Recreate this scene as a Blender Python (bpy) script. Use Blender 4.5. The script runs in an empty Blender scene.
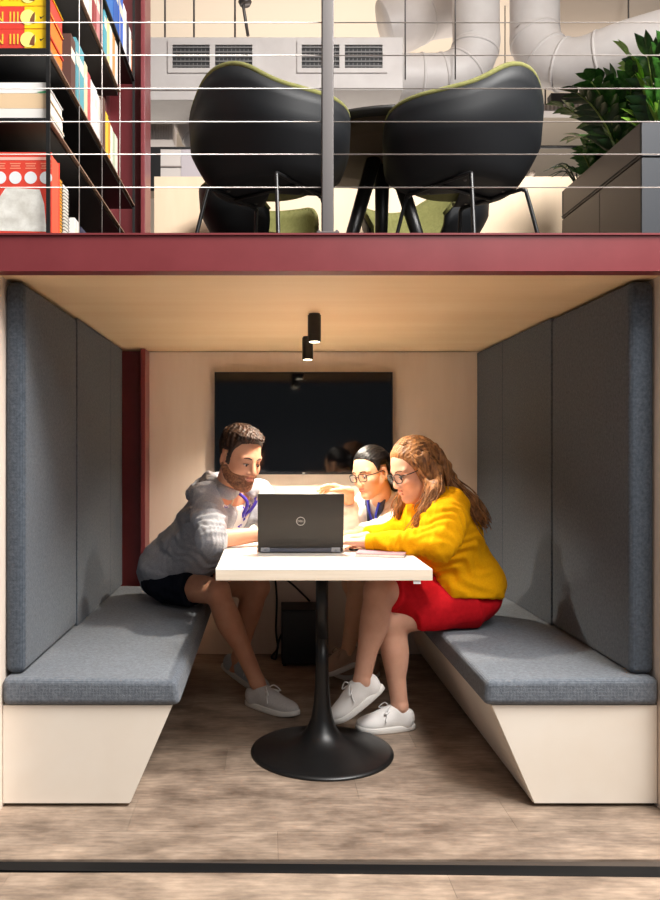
import bpy, math, random
import numpy as np
from mathutils import Vector, Matrix

# ------------------------------------------------------------------ camera, light, exposure
S = bpy.context.scene
COL = S.collection
EYE = 1.18          # eye height (m)
FOC = 785.0         # focal length in pixels of the 660x900 frame
PX, PY = 268.0, 451.0
cd = bpy.data.cameras.new('camera'); cam = bpy.data.objects.new('camera', cd); COL.objects.link(cam)
cam.location = (0, 0, EYE); cam.rotation_euler = (math.pi/2, 0, 0)
cd.sensor_width = 36; cd.lens = FOC/900*36
cd.shift_x = (330-PX)/900; cd.shift_y = (PY-450)/900
cd.clip_start = .05; cd.clip_end = 100
S.camera = cam
S.view_settings.view_transform = 'Standard'; S.view_settings.look = 'None'
S.view_settings.exposure = 0.0; S.view_settings.gamma = 1; S.view_settings.use_curve_mapping = False

W = bpy.data.worlds.new('world'); S.world = W; W.use_nodes = True
W.node_tree.nodes['Background'].inputs[0].default_value = (.82, .9, 1, 1)
W.node_tree.nodes['Background'].inputs[1].default_value = .17

def area(name, loc, target, size, size_y, power, color):
    l = bpy.data.lights.new(name, 'AREA'); l.shape = 'RECTANGLE'; l.size = size; l.size_y = size_y
    l.energy = power; l.color = color
    o = bpy.data.objects.new(name, l); COL.objects.link(o); o.location = loc
    o.rotation_euler = (Vector(target)-Vector(loc)).to_track_quat('-Z', 'Y').to_euler()
    return o
area('office_ceiling_light', (2.3, .9, 5.0), (.1, 2.5, .3), 3.0, 1.1, 540, (1, .975, .945))
area('office_ceiling_light', (2.4, -2.2, 4.6), (.0, 2.6, .9), 3.0, 1.6, 105, (1, .98, .96))
area('hall_ceiling_fill', (1.0, 9.0, 3.0), (1.0, 9.0, 6), 6.0, 2.0, 185, (1, .9, .8))  # unseen fill added behind the parapet to brighten the hall ceiling
area('office_ceiling_light', (.8, 1.2, 5.8), (.6, 4.4, 2.2), 4.0, 1.0, 45, (1, .94, .87))

# ------------------------------------------------------------------ helpers
R = random.Random(7)
def P(x, y, d):
    """photo pixel at depth d -> point"""
    return np.array([(x-PX)*d/FOC, d, EYE-(y-PY)*d/FOC])

def srgb(r, g, b):
    f = lambda c: c/12.92 if c <= .04045 else ((c+.055)/1.055)**2.4
    return (f(r/255), f(g/255), f(b/255), 1)

MATS = {}
def mat(name, rgb, rough=.6, metal=0., noise=None, bump=None, rgb2=None, emit=None, spec=None, stretch=(1, 1, 1), sss=0, detail=4, ramp=(.35, .65), coat=0):
    if name in MATS: return MATS[name]
    m = bpy.data.materials.new(name); m.use_nodes = True; nt = m.node_tree; N = nt.nodes; L = nt.links
    b = N['Principled BSDF']
    b.inputs['Base Color'].default_value = srgb(*rgb); b.inputs['Roughness'].default_value = rough; b.inputs['Metallic'].default_value = metal
    if spec is not None: b.inputs['Specular IOR Level'].default_value = spec
    if coat: b.inputs['Coat Weight'].default_value = coat
    if sss:
        b.inputs['Subsurface Weight'].default_value = sss; b.inputs['Subsurface Radius'].default_value = (.012, .005, .003); b.inputs['Subsurface Scale'].default_value = 1
    if emit: b.inputs['Emission Color'].default_value = srgb(*emit[0]); b.inputs['Emission Strength'].default_value = emit[1]
    if noise or bump:
        tc = N.new('ShaderNodeTexCoord'); mp = N.new('ShaderNodeMapping'); mp.inputs['Scale'].default_value = stretch
        L.new(tc.outputs['Object'], mp.inputs[0])
    if noise:
        n = N.new('ShaderNodeTexNoise'); n.inputs['Scale'].default_value = noise; n.inputs['Detail'].default_value = detail; n.inputs['Roughness'].default_value = .6
        L.new(mp.outputs[0], n.inputs['Vector'])
        cr = N.new('ShaderNodeValToRGB'); cr.color_ramp.elements[0].position = ramp[0]; cr.color_ramp.elements[1].position = ramp[1]
        cr.color_ramp.elements[0].color = srgb(*rgb); cr.color_ramp.elements[1].color = srgb(*(rgb2 or rgb))
        L.new(n.outputs[0], cr.inputs[0]); L.new(cr.outputs[0], b.inputs['Base Color'])
    if bump:
        n2 = N.new('ShaderNodeTexNoise'); n2.inputs['Scale'].default_value = bump[0]; n2.inputs['Detail'].default_value = 3
        L.new(mp.outputs[0], n2.inputs['Vector'])
        bp = N.new('ShaderNodeBump'); bp.inputs['Strength'].default_value = bump[1]; bp.inputs['Distance'].default_value = bump[2]
        L.new(n2.outputs[0], bp.inputs['Height']); L.new(bp.outputs[0], b.inputs['Normal'])
    MATS[name] = m
    return m

def weave(name, rgb, rgb2, scale=420):
    """upholstery cloth: mottled two-tone yarn with a woven bump"""
    m = mat(name, rgb, .95, noise=90, rgb2=rgb2, spec=.15, stretch=(1, 1, 1), ramp=(.3, .7), detail=6)
    nt = m.node_tree; N = nt.nodes; L = nt.links; b = N['Principled BSDF']
    tc = N.new('ShaderNodeTexCoord'); hs = []
    for d in ('X', 'Y', 'Z'):
        w = N.new('ShaderNodeTexWave'); w.bands_direction = d; w.inputs['Scale'].default_value = scale/6.28; w.inputs['Distortion'].default_value = 2.5; w.inputs['Detail Scale'].default_value = 3
        L.new(tc.outputs['Object'], w.inputs['Vector']); hs.append(w)
    a = N.new('ShaderNodeMath'); a.operation = 'ADD'; L.new(hs[0].outputs[1], a.inputs[0]); L.new(hs[1].outputs[1], a.inputs[1])
    a2 = N.new('ShaderNodeMath'); a2.operation = 'ADD'; L.new(a.outputs[0], a2.inputs[0]); L.new(hs[2].outputs[1], a2.inputs[1])
    bp = N.new('ShaderNodeBump'); bp.inputs['Strength'].default_value = .5; bp.inputs['Distance'].default_value = .0015
    L.new(a2.outputs[0], bp.inputs['Height']); L.new(bp.outputs[0], b.inputs['Normal'])
    b.inputs['Sheen Weight'].default_value = .15
    return m

PARLOC = {}
def link(o, parent=None):
    COL.objects.link(o)
    if parent is not None:
        o.parent = parent
        l = PARLOC.get(parent.name)
        if l is not None: o.matrix_parent_inverse = Matrix.Translation(-Vector(l))
    return o
def mk(name, verts, faces, m, parent=None, smooth=False, bevel=0, seg=2, mats=None, fmat=None):
    me = bpy.data.meshes.new(name)
    me.from_pydata([tuple(float(c) for c in v) for v in verts], [], [tuple(int(i) for i in f) for f in faces])
    for mm in ([m] if mats is None else mats): me.materials.append(mm)
    if fmat is not None: me.polygons.foreach_set('material_index', fmat)
    if smooth: me.polygons.foreach_set('use_smooth', [True]*len(me.polygons))
    me.update()
    o = bpy.data.objects.new(name, me); link(o, parent)
    if bevel:
        b = o.modifiers.new('bevel', 'BEVEL'); b.width = bevel; b.segments = seg; b.limit_method = 'ANGLE'; b.angle_limit = math.radians(30)
        if not smooth: me.polygons.foreach_set('use_smooth', [True]*len(me.polygons)); 
        w = o.modifiers.new('wn', 'WEIGHTED_NORMAL'); w.keep_sharp = False
    return o
def tag(o, label=None, cat=None, group=None, kind=None):
    if label: o['label'] = label
    if cat: o['category'] = cat
    if group: o['group'] = group
    if kind: o['kind'] = kind
    return o
def thing(name, label, cat, loc, group=None):
    o = bpy.data.objects.new(name, None); COL.objects.link(o); o.empty_display_size = .05
    o.location = tuple(float(c) for c in loc); PARLOC[o.name] = tuple(float(c) for c in loc)
    return tag(o, label, cat, group)

BOXF = [(0, 1, 3, 2), (4, 6, 7, 5), (0, 4, 5, 1), (2, 3, 7, 6), (0, 2, 6, 4), (1, 5, 7, 3)]
def boxv(x0, x1, y0, y1, z0, z1):
    return [(x, y, z) for x in (x0, x1) for y in (y0, y1) for z in (z0, z1)]
def box(name, x0, x1, y0, y1, z0, z1, m, parent=None, bevel=0, seg=2):
    return mk(name, boxv(x0, x1, y0, y1, z0, z1), BOXF, m, parent, bevel=bevel, seg=seg)
class MB:
    def __init__(s): s.v = []; s.f = []; s.m = []
    def add(s, v, f, mi=0):
        n = len(s.v); s.v += [tuple(p) for p in v]; s.f += [tuple(i+n for i in q) for q in f]; s.m += [mi]*len(f); return s
    def box(s, *a, mi=0): return s.add(boxv(*a), BOXF, mi)
    def tube(s, *a, **k):
        mi = k.pop('mi', 0); v, f = tubev(*a, **k); return s.add(v, f, mi)
    def build(s, name, m, parent=None, **k):
        if 'mats' in k: k['fmat'] = s.m
        return mk(name, s.v, s.f, m, parent, **k)
def tubev(pts, r, n=8, closed=False):
    pts = [Vector(p) for p in pts]; k = len(pts); rs = r if hasattr(r, '__len__') else [r]*k
    v = []; f = []; up = None
    for i, p in enumerate(pts):
        if closed: t = pts[(i+1) % k]-pts[i-1]
        else: t = pts[min(i+1, k-1)]-pts[max(i-1, 0)]
        t.normalize()
        if up is None: up = Vector((0, 0, 1)) if abs(t.z) < .9 else Vector((1, 0, 0))
        a = up-t*up.dot(t)
        if a.length < 1e-4: a = t.orthogonal()
        a.normalize(); b = t.cross(a); up = a
        for j in range(n):
            q = 2*math.pi*j/n; v.append(p+(a*math.cos(q)+b*math.sin(q))*rs[i])
    for i in range(k if closed else k-1):
        for j in range(n):
            A = i*n+j; B = i*n+(j+1) % n; i2 = (i+1) % k; f.append((A, B, i2*n+(j+1) % n, i2*n+j))
    if not closed: f.append(tuple(range(n))[::-1]); f.append(tuple((k-1)*n+j for j in range(n)))
    return v, f
def tube(name, pts, r, m, parent=None, n=8, closed=False):
    v, f = tubev(pts, r, n, closed); return mk(name, v, f, m, parent, smooth=True)
def smoothpath(pts, sub=6):
    pts = [np.array(p, float) for p in pts]; out = []; k = len(pts)
    for i in range(k-1):
        p0 = pts[max(i-1, 0)]; p1 = pts[i]; p2 = pts[i+1]; p3 = pts[min(i+2, k-1)]
        for s in range(sub):
            t = s/sub; out.append(.5*((2*p1)+(-p0+p2)*t+(2*p0-5*p1+4*p2-p3)*t*t+(-p0+3*p1-3*p2+p3)*t**3))
    out.append(pts[-1]); return out
def lathe(name, prof, c, m, parent=None, n=48, smooth=True):
    v = []; f = []
    for (r, z) in prof:
        for j in range(n): a = 2*math.pi*j/n; v.append((c[0]+r*math.cos(a), c[1]+r*math.sin(a), c[2]+z))
    for i in range(len(prof)-1):
        for j in range(n): f.append((i*n+j, i*n+(j+1) % n, (i+1)*n+(j+1) % n, (i+1)*n+j))
    f.append(tuple(range(n))[::-1]); f.append(tuple((len(prof)-1)*n+j for j in range(n)))
    return mk(name, v, f, m, parent, smooth=smooth)
def prism(name, poly, axis, a0, a1, m, parent=None, bevel=0, seg=2):
    """polygon (2-D) extruded along axis 'x','y' or 'z'"""
    k = len(poly)
    def pt(p, a): return (a, p[0], p[1]) if axis == 'x' else ((p[0], a, p[1]) if axis == 'y' else (p[0], p[1], a))
    v = [pt(p, a0) for p in poly]+[pt(p, a1) for p in poly]
    f = [tuple(range(k)), tuple(range(2*k-1, k-1, -1))]+[(i, i+k, (i+1) % k+k, (i+1) % k) for i in range(k)]
    o = mk(name, v, f, m, parent, bevel=bevel, seg=seg)
    import bmesh
    bm = bmesh.new(); bm.from_mesh(o.data); bmesh.ops.recalc_face_normals(bm, faces=bm.faces); bm.to_mesh(o.data); bm.free()
    return o
def text(name, body, size, loc, rot, m, parent=None, depth=.001, align='CENTER'):
    c = bpy.data.curves.new(name, 'FONT'); c.body = body; c.size = size; c.extrude = depth; c.align_x = align; c.align_y = 'CENTER'; c.resolution_u = 3
    t = bpy.data.objects.new(name+'_curve', c); COL.objects.link(t)
    dg = bpy.context.evaluated_depsgraph_get(); me = bpy.data.meshes.new_from_object(t.evaluated_get(dg))
    bpy.data.objects.remove(t); bpy.data.curves.remove(c)
    me.materials.clear(); me.materials.append(m); me.name = name
    M = Matrix.Translation(loc) @ rot.to_4x4(); me.transform(M)
    o = bpy.data.objects.new(name, me); link(o, parent); return o
def copy_tree(o, parent=None):
    c = o.copy(); COL.objects.link(c); c.parent = parent
    for ch in o.children: copy_tree(ch, c)
    return c

# ------------------------------------------------------------------ implicit shapes -> meshes
class Shape:
    def __init__(s): s.ops = []
    def cap(s, a, b, ra, rb=None, k=.02, sub=False):
        s.ops.append(('cap', np.array(a, float), np.array(b, float), ra, ra if rb is None else rb, k, sub)); return s
    def chain(s, pts, rs, k=.02):
        for i in range(len(pts)-1): s.cap(pts[i], pts[i+1], rs[i], rs[i+1], k)
        return s
    def cone(s, a, b, ra, rb, k=.01):
        s.ops.append(('cone', np.array(a, float), np.array(b, float), ra, rb, k, False)); return s
    def ell(s, c, r, M=None, k=.02, sub=False):
        s.ops.append(('ell', np.array(c, float), np.array(r, float), np.eye(3) if M is None else np.array(M, float), 0, k, sub)); return s
    def cut(s, p, n, k=.004, c=None, r=None):
        """remove the half space on the +n side of p (optionally only within r of c)"""
        s.ops.append(('cut', np.array(p, float), np.array(n, float)/np.linalg.norm(n), c, r, k, True)); return s
    def moved(s, M, t):
        """copy transformed by rotation M (columns) and offset t"""
        q = Shape(); M = np.array(M, float); t = np.array(t, float)
        for o in s.ops:
            if o[0] in ('cap', 'cone'): q.ops.append((o[0], M@o[1]+t, M@o[2]+t)+o[3:])
            elif o[0] == 'ell': q.ops.append(('ell', M@o[1]+t, o[2], M@o[3])+o[4:])
            else: q.ops.append(('cut', M@o[1]+t, M@o[2], None if o[3] is None else M@np.array(o[3])+t)+o[4:])
        return q
    def bounds(s, pad=.03):
        lo = []; hi = []
        for o in s.ops:
            if o[6]: continue
            if o[0] in ('cap', 'cone'):
                r = max(o[3], o[4]); lo.append(np.minimum(o[1], o[2])-r); hi.append(np.maximum(o[1], o[2])+r)
            else:
                r = o[2].max(); lo.append(o[1]-r); hi.append(o[1]+r)
        return np.min(lo, 0)-pad, np.max(hi, 0)+pad
    def eval(s, lo, hi, h, margin=.035):
        n = np.ceil((hi-lo)/h).astype(int)+1
        ax = [(lo[i]+h*np.arange(n[i])).astype(np.float32) for i in range(3)]
        A = np.full(tuple(n), .2, np.float32)
        for o in s.ops:
            typ = o[0]; k = o[5]
            if typ == 'cut':
                if o[3] is None: sl = tuple(slice(0, n[i]) for i in range(3))
                else:
                    c = np.array(o[3]); i0 = np.clip(np.floor((c-o[4]-lo)/h).astype(int), 0, n); i1 = np.clip(np.ceil((c+o[4]-lo)/h).astype(int)+1, 0, n)
                    sl = tuple(slice(i0[i], i1[i]) for i in range(3))
            else:
                if typ == 'ell': r = o[2].max(); b0 = o[1]-r; b1 = o[1]+r
                else: r = max(o[3], o[4]); b0 = np.minimum(o[1], o[2])-r; b1 = np.maximum(o[1], o[2])+r
                mg = margin+k
                i0 = np.clip(np.floor((b0-mg-lo)/h).astype(int), 0, n); i1 = np.clip(np.ceil((b1+mg-lo)/h).astype(int)+1, 0, n)
                sl = tuple(slice(i0[i], i1[i]) for i in range(3))
            if any(x.stop <= x.start for x in sl): continue
            X = ax[0][sl[0]][:, None, None]; Y = ax[1][sl[1]][None, :, None]; Z = ax[2][sl[2]][None, None, :]
            if typ in ('cap', 'cone'):
                a, b, ra, rb = o[1:5]; v = b-a; L2 = max(float(v@v), 1e-12)
                px, py, pz = X-np.float32(a[0]), Y-np.float32(a[1]), Z-np.float32(a[2])
                t = (px*np.float32(v[0])+py*np.float32(v[1])+pz*np.float32(v[2]))/np.float32(L2)
                tc = np.clip(t, 0, 1)
                if typ == 'cap':
                    d = np.sqrt((px-tc*np.float32(v[0]))**2+(py-tc*np.float32(v[1]))**2+(pz-tc*np.float32(v[2]))**2)-(ra+(rb-ra)*tc)
                else:
                    rad = np.sqrt((px-t*np.float32(v[0]))**2+(py-t*np.float32(v[1]))**2+(pz-t*np.float32(v[2]))**2)-(ra+(rb-ra)*tc)
                    axd = np.maximum(-t, t-1)*np.float32(math.sqrt(L2)); kk = np.float32(.008)
                    hh = np.maximum(kk-np.abs(rad-axd), 0)/kk; d = np.maximum(rad, axd)+hh*hh*kk*.25
            elif typ == 'ell':
                c, rr, M = o[1], o[2], o[3]
                px, py, pz = X-np.float32(c[0]), Y-np.float32(c[1]), Z-np.float32(c[2])
                q = [(px*np.float32(M[0, i])+py*np.float32(M[1, i])+pz*np.float32(M[2, i])) for i in range(3)]
                k0 = np.sqrt(sum((q[i]/np.float32(rr[i]))**2 for i in range(3))); k1 = np.sqrt(sum((q[i]/np.float32(rr[i]**2))**2 for i in range(3)))+1e-9
                d = np.where(k0 > .05, k0*(k0-1)/k1, -np.float32(rr.min()))
            else:
                p, nn = o[1], o[2]
                d = (X-np.float32(p[0]))*np.float32(nn[0])+(Y-np.float32(p[1]))*np.float32(nn[1])+(Z-np.float32(p[2]))*np.float32(nn[2])
            B = A[sl]; kk = np.float32(max(k, 1e-4))
            if typ == 'cut' or o[6]:
                d2 = d if typ == 'cut' else -d
                hh = np.maximum(kk-np.abs(B-d2), 0)/kk; A[sl] = np.maximum(B, d2)+hh*hh*kk*.25
            else:
                hh = np.maximum(kk-np.abs(B-d), 0)/kk; A[sl] = np.minimum(B, d)-hh*hh*kk*.25
        return A, ax
def wrinkle(ax, amp, fr, seed=0):
    """sum of warped sines: cloth folds"""
    X, Y, Z = np.meshgrid(*ax, indexing='ij', sparse=True); r = np.random.RandomState(seed); out = 0
    for i in range(4):
        d = r.randn(3); d /= np.linalg.norm(d); e = r.randn(3)*fr*.5; ph = r.rand(2)*6.28; f = fr*(1+.7*i)
        out = out+np.sin((X*d[0]+Y*d[1]+Z*d[2])*f+ph[0]+1.6*np.sin(X*e[0]+Y*e[1]+Z*e[2]+ph[1]))/(1+.6*i)
    return (out*amp*.5).astype(np.float32)
def nets(A, ax):
    n = A.shape; lo = np.array([a[0] for a in ax]); h = float(ax[0][1]-ax[0][0])
    A = A.copy(); A[0], A[-1], A[:, 0], A[:, -1], A[:, :, 0], A[:, :, -1] = .1, .1, .1, .1, .1, .1
    neg = A < 0
    c = [neg[i:n[0]-1+i, j:n[1]-1+j, k:n[2]-1+k] for i in (0, 1) for j in (0, 1) for k in (0, 1)]
    anyv = c[0].copy(); allv = c[0].copy()
    for q in c[1:]: anyv |= q; allv &= q
    act = anyv & ~allv; idx = np.argwhere(act); ids = np.full(act.shape, -1, np.int64); ids[act] = np.arange(len(idx))
    offs = np.array([(i, j, k) for i in (0, 1) for j in (0, 1) for k in (0, 1)])
    val = np.stack([A[idx[:, 0]+o[0], idx[:, 1]+o[1], idx[:, 2]+o[2]] for o in offs], 1)
    acc = np.zeros((len(idx), 3)); cnt = np.zeros(len(idx))
    for a in range(8):
        for b in range(a+1, 8):
            if np.abs(offs[a]-offs[b]).sum() != 1: continue
            va, vb = val[:, a], val[:, b]; s = (va < 0) != (vb < 0); t = np.where(s, va/np.where(s, va-vb, 1), 0)
            p = offs[a][None]+t[:, None]*(offs[b]-offs[a])[None]; acc += np.where(s[:, None], p, 0); cnt += s
    V = lo+h*(idx+acc/cnt[:, None]); F = []
    for d in range(3):
        u, w = (d+1) % 3, (d+2) % 3
        s0 = [slice(1, n[i]-1) for i in range(3)]; s0[d] = slice(0, n[d]-1); s1 = list(s0); s1[d] = slice(1, n[d])
        ch = np.argwhere(neg[tuple(s0)] != neg[tuple(s1)])
        if not len(ch): continue
        base = ch+np.array([0 if i == d else 1 for i in range(3)]); fl = neg[base[:, 0], base[:, 1], base[:, 2]]
        def cid(du, dw):
            q = base.copy(); q[:, u] += du; q[:, w] += dw; return ids[q[:, 0], q[:, 1], q[:, 2]]
        Q = np.stack([cid(-1, -1), cid(0, -1), cid(0, 0), cid(-1, 0)], 1); Q[~fl] = Q[~fl][:, ::-1]; F.append(Q)
    return V, np.concatenate(F)
def mesh_np(name, V, F, m, parent=None):
    me = bpy.data.meshes.new(name); V = np.ascontiguousarray(V, np.float32); F = np.ascontiguousarray(F, np.int32)
    me.vertices.add(len(V)); me.vertices.foreach_set('co', V.ravel())
    me.loops.add(F.size); me.loops.foreach_set('vertex_index', F.ravel())
    me.polygons.add(len(F)); me.polygons.foreach_set('loop_start', np.arange(0, F.size, 4, dtype=np.int32))
    me.polygons.foreach_set('use_smooth', np.ones(len(F), bool))
    me.update(calc_edges=True); me.validate(); me.materials.append(m)
    return link(bpy.data.objects.new(name, me), parent)
def solid(name, sh, h, m, parent=None, wr=None, seed=0, off=0., wr2=None, folds=()):
    lo, hi = sh.bounds(); A, ax = sh.eval(lo, hi, h)
    if off: A = A-np.float32(off)
    if wr: A = A+wrinkle(ax, wr[0], wr[1], seed)
    if wr2: A = A+wrinkle(ax, wr2[0], wr2[1], seed+50)
    X, Y, Z_ = np.meshgrid(*ax, indexing='ij', sparse=True)
    for (c, d, rad, amp, wl) in folds:       # creases across direction d near c
        d = np.array(d, float)/np.linalg.norm(d); r2 = (X-c[0])**2+(Y-c[1])**2+(Z_-c[2])**2
        s = (X-c[0])*d[0]+(Y-c[1])*d[1]+(Z_-c[2])*d[2]
        A = A+(amp*np.exp(-r2/(rad*rad))*np.sin(s*6.283/wl+2.2*np.sin((X*1.3+Y*.7-Z_)*21)+1.2*np.sin((Y-X+Z_)*37))).astype(np.float32)
    V, F = nets(A, ax); return mesh_np(name, V, F, m, parent)

# ------------------------------------------------------------------ materials
red_paint = mat('red_steel_paint', (126, 54, 58), .36, noise=6, rgb2=(118, 48, 52))
ply = mat('pale_plywood', (238, 222, 208), .55, noise=7, rgb2=(230, 212, 196), stretch=(1, 1, .12), bump=(60, .08, .001))
ply_x = mat('plywood_grain_across', (244, 216, 176), .5, noise=7, rgb2=(238, 206, 162), stretch=(.12, 1, 1), bump=(60, .06, .001))
cream = mat('cream_laminate', (236, 227, 214), .45, noise=3, rgb2=(231, 220, 205))
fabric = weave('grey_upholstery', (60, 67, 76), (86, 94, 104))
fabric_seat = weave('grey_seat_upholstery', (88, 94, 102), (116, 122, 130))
black_void = mat('black_plinth', (14, 14, 14), .8)
table_white = mat('white_table_laminate', (240, 234, 224), .35)
ply_edge = mat('birch_edge', (238, 224, 204), .5, noise=20, rgb2=(228, 212, 190), stretch=(.2, .2, 4))
black_metal = mat('black_powder_coat', (16, 16, 17), .38, spec=.5)
steel = mat('brushed_steel', (104, 100, 99), .45, metal=.85)
plaster = mat('office_plaster', (226, 214, 200), .9)
duct_white = mat('painted_duct', (214, 208, 205), .5, noise=5, rgb2=(206, 199, 196))

# ------------------------------------------------------------------ the setting
plank_cols = []
for i, (a, b) in enumerate([((100, 84, 72), (166, 146, 128)), ((96, 81, 69), (162, 142, 124)), ((105, 89, 76), (170, 150, 132))]):
    m = mat('vinyl_plank_%d' % i, a, .5, noise=7, rgb2=b, stretch=(.75, 1.25, 1), detail=15, ramp=(.3, .68))
    nt = m.node_tree; n2 = nt.nodes.new('ShaderNodeTexNoise'); n2.inputs['Scale'].default_value = 46; n2.inputs['Detail'].default_value = 5
    mp = nt.nodes.new('ShaderNodeMapping'); mp.inputs['Scale'].default_value = (.3, 1.6, 1); tc = nt.nodes.new('ShaderNodeTexCoord')
    nt.links.new(tc.outputs['Object'], mp.inputs[0]); nt.links.new(mp.outputs[0], n2.inputs['Vector'])
    mx = nt.nodes.new('ShaderNodeMix'); mx.data_type = 'RGBA'; mx.blend_type = 'OVERLAY'; mx.inputs[0].default_value = .6
    ramp = [n for n in nt.nodes if n.type == 'VALTORGB'][0]
    nt.links.new(ramp.outputs[0], mx.inputs[6]); nt.links.new(n2.outputs[0], mx.inputs[7]); nt.links.new(mx.outputs[2], nt.nodes['Principled BSDF'].inputs['Base Color'])
    plank_cols.append(m)
floor = tag(box('floor', -7, 7, -7, 15, -.12, -.006, mat('floor_screed', (70, 60, 52), .8)), 'grey brown wood-look vinyl plank floor under the booth', 'floor', kind='structure')
strip_y = lambda x: 2.2455+(x+.5)*(-.014)
rowh = .229
k0 = -5
for r in range(-11, 9):
    y0 = 2.894+rowh*r; y1 = y0+rowh-.0008
    if y0 > 4.54: continue
    y1 = min(y1, 4.548)
    off = (r*0.47) % 1.22
    x = -2.6-off
    while x < 3.0:
        xa, xb = max(x, -2.6), min(x+1.22, 3.0)
        if xb-xa > .1:
            for (za, zb) in ([(y0, y1)] if not (y0 < 2.26 and y1 > 2.2) else [(y0, 2.196), (2.268, y1)]):
                if zb-za < .01: continue
                box('plank', xa, xb-.0008, za, zb, -.0065, 0.0, plank_cols[R.randrange(3)], floor)
        x += 1.22
prism('inlay_strip', [(-2.6, 2.282), (3.0, 2.2), (3.0, 2.2-.066), (-2.6, 2.282-.036)], 'z', -.004, .0008, mat('black_rubber_inlay', (14, 14, 15), .7, spec=.2), floor)

SO = 4.55
wb = tag(box('wall_back', -1.6, 2.0, SO+.012, SO+.1, 0, 1.757, plaster), 'pale plywood back wall of the booth', 'wall', kind='structure')
for (a, b) in [(-1.0, .201), (.203, 1.4)]: box('plywood_panel', a, b, SO, SO+.012, .002, 1.752, ply, wb)
tag(box('wall_left', -.98, -.88, 2.5, SO, 0, 1.757, ply), 'plywood side wall at the left edge of the booth', 'wall', kind='structure')
tag(box('wall_right', 1.292, 1.39, 2.5, SO, 0, 1.757, ply), 'plywood side wall at the right edge of the booth', 'wall', kind='structure')
tag(box('wall_front', -4, -.98, 2.5, 2.6, 0, 1.757, ply), 'plywood front of the mezzanine left of the booth', 'wall', kind='structure')
tag(box('wall_front', 1.39, 4, 2.5, 2.6, 0, 1.757, ply), 'plywood front of the mezzanine right of the booth', 'wall', kind='structure')
cl = tag(box('ceiling', -4, 4, 2.555, 4.7, 1.77, 1.86, mat('slab', (150, 130, 110), .8)), 'plywood soffit over the booth carrying the upper level', 'ceiling', kind='structure')
for (a, b) in [(2.555, 3.648), (3.65, SO)]: box('soffit_panel', -.98, 1.39, a, b, 1.757, 1.77, ply_x, cl, bevel=.001, seg=1)
tag(box('floor_mezzanine', -4, 4, 2.56, 4.7, 1.861, 1.872, mat('mezzanine_floor', (90, 84, 80), .7)), 'floor of the upper level behind the red beam', 'floor', kind='structure')
# red channel beam: web and two flanges
bm_ = thing('steel_beam', 'red painted steel channel beam along the front of the upper level', 'beam', (0, 2.5, 1.753))
prism('channel', [(2.5, 1.755), (2.552, 1.755), (2.552, 1.869), (2.5, 1.869)], 'x', -4, 4, red_paint, bm_, bevel=.004)
box('lower_flange', -4, 4, 2.494, 2.556, 1.752, 1.7575, red_paint, bm_)
box('upper_flange', -4, 4, 2.494, 2.556, 1.867, 1.873, red_paint, bm_)
# red column: hollow section standing behind the left panels, up through both levels
t = thing('steel_column', 'red painted steel column rising beside the plywood back wall', 'column', (-.8, 4.45, 0))
for (za, zb, yb) in ((.006, 1.752, 4.545), (1.874, 5.99, 4.59)):
    box('flange', -.712, -.686, 4.385, yb, za, zb, red_paint, t, bevel=.003)
    box('flange', -.93, -.904, 4.385, yb, za, zb, red_paint, t, bevel=.003)
    box('web', -.9038, -.7122, 4.50, 4.516, za, zb, red_paint, t)
box('base_plate', -.945, -.68, 4.38, 4.548, 0.0, .006, red_paint, t)

# ------------------------------------------------------------------ benches and upholstered panels
CX = .2117
def bench(side, label):
    X = (lambda v: v) if side < 0 else (lambda v: 2*CX-v)
    wallx = -.878 if side < 0 else 2*CX-1.290
    b = thing('bench', label, 'bench', (X(-.6), 3.5, 0), 'upholstered booth benches')
    y1 = 4.375 if side < 0 else 4.545
    base = [(wallx, .012), (-.457, .012), (-.315, .339), (wallx, .339)]
    prism('base', [(X(p[0]), p[1]) for p in base], 'y', 2.612, y1, cream, b)
    prism('end_panel', [(X(p[0]), p[1]) for p in [(wallx, .013), (-.459, .013), (-.317, .338), (wallx, .338)]], 'y', 2.6, 2.6115, cream, b, bevel=.001, seg=1)
    prism('plinth', [(X(wallx), 0), (X(-.52), 0), (X(-.52), .0115), (X(wallx), .0115)], 'y', 2.625, y1, black_void, b)
    cus = [(wallx, .3395), (-.288, .3395), (-.298, .425), (wallx, .432)]
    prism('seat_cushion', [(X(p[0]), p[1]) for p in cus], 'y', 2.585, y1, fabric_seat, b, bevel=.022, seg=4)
    return b
bench(-1, 'grey upholstered bench on a white base under the man')
bench(1, 'grey upholstered bench on a white base under the woman in yellow')
for i, (a, b, lab) in enumerate([(2.62, 3.349, 'nearest tall grey fabric wall panel on the left of the booth'), (3.351, 4.049, 'middle tall grey fabric wall panel on the left of the booth'), (4.051, 4.378, 'narrow grey fabric wall panel beside the red column')]):
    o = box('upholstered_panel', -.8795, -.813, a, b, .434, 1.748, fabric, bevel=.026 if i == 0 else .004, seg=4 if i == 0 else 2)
    tag(o, lab, 'wall panel', 'upholstered wall panels')
for i, (a, b, lab) in enumerate([(2.62, 3.354, 'nearest tall grey fabric wall panel on the right of the booth'), (3.356, 4.049, 'middle tall grey fabric wall panel on the right of the booth'), (4.051, 4.545, 'farthest grey fabric wall panel on the right beside the back wall')]):
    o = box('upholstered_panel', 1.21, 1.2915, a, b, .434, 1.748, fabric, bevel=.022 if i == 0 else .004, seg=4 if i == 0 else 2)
    tag(o, lab, 'wall panel', 'upholstered wall panels')

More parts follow.
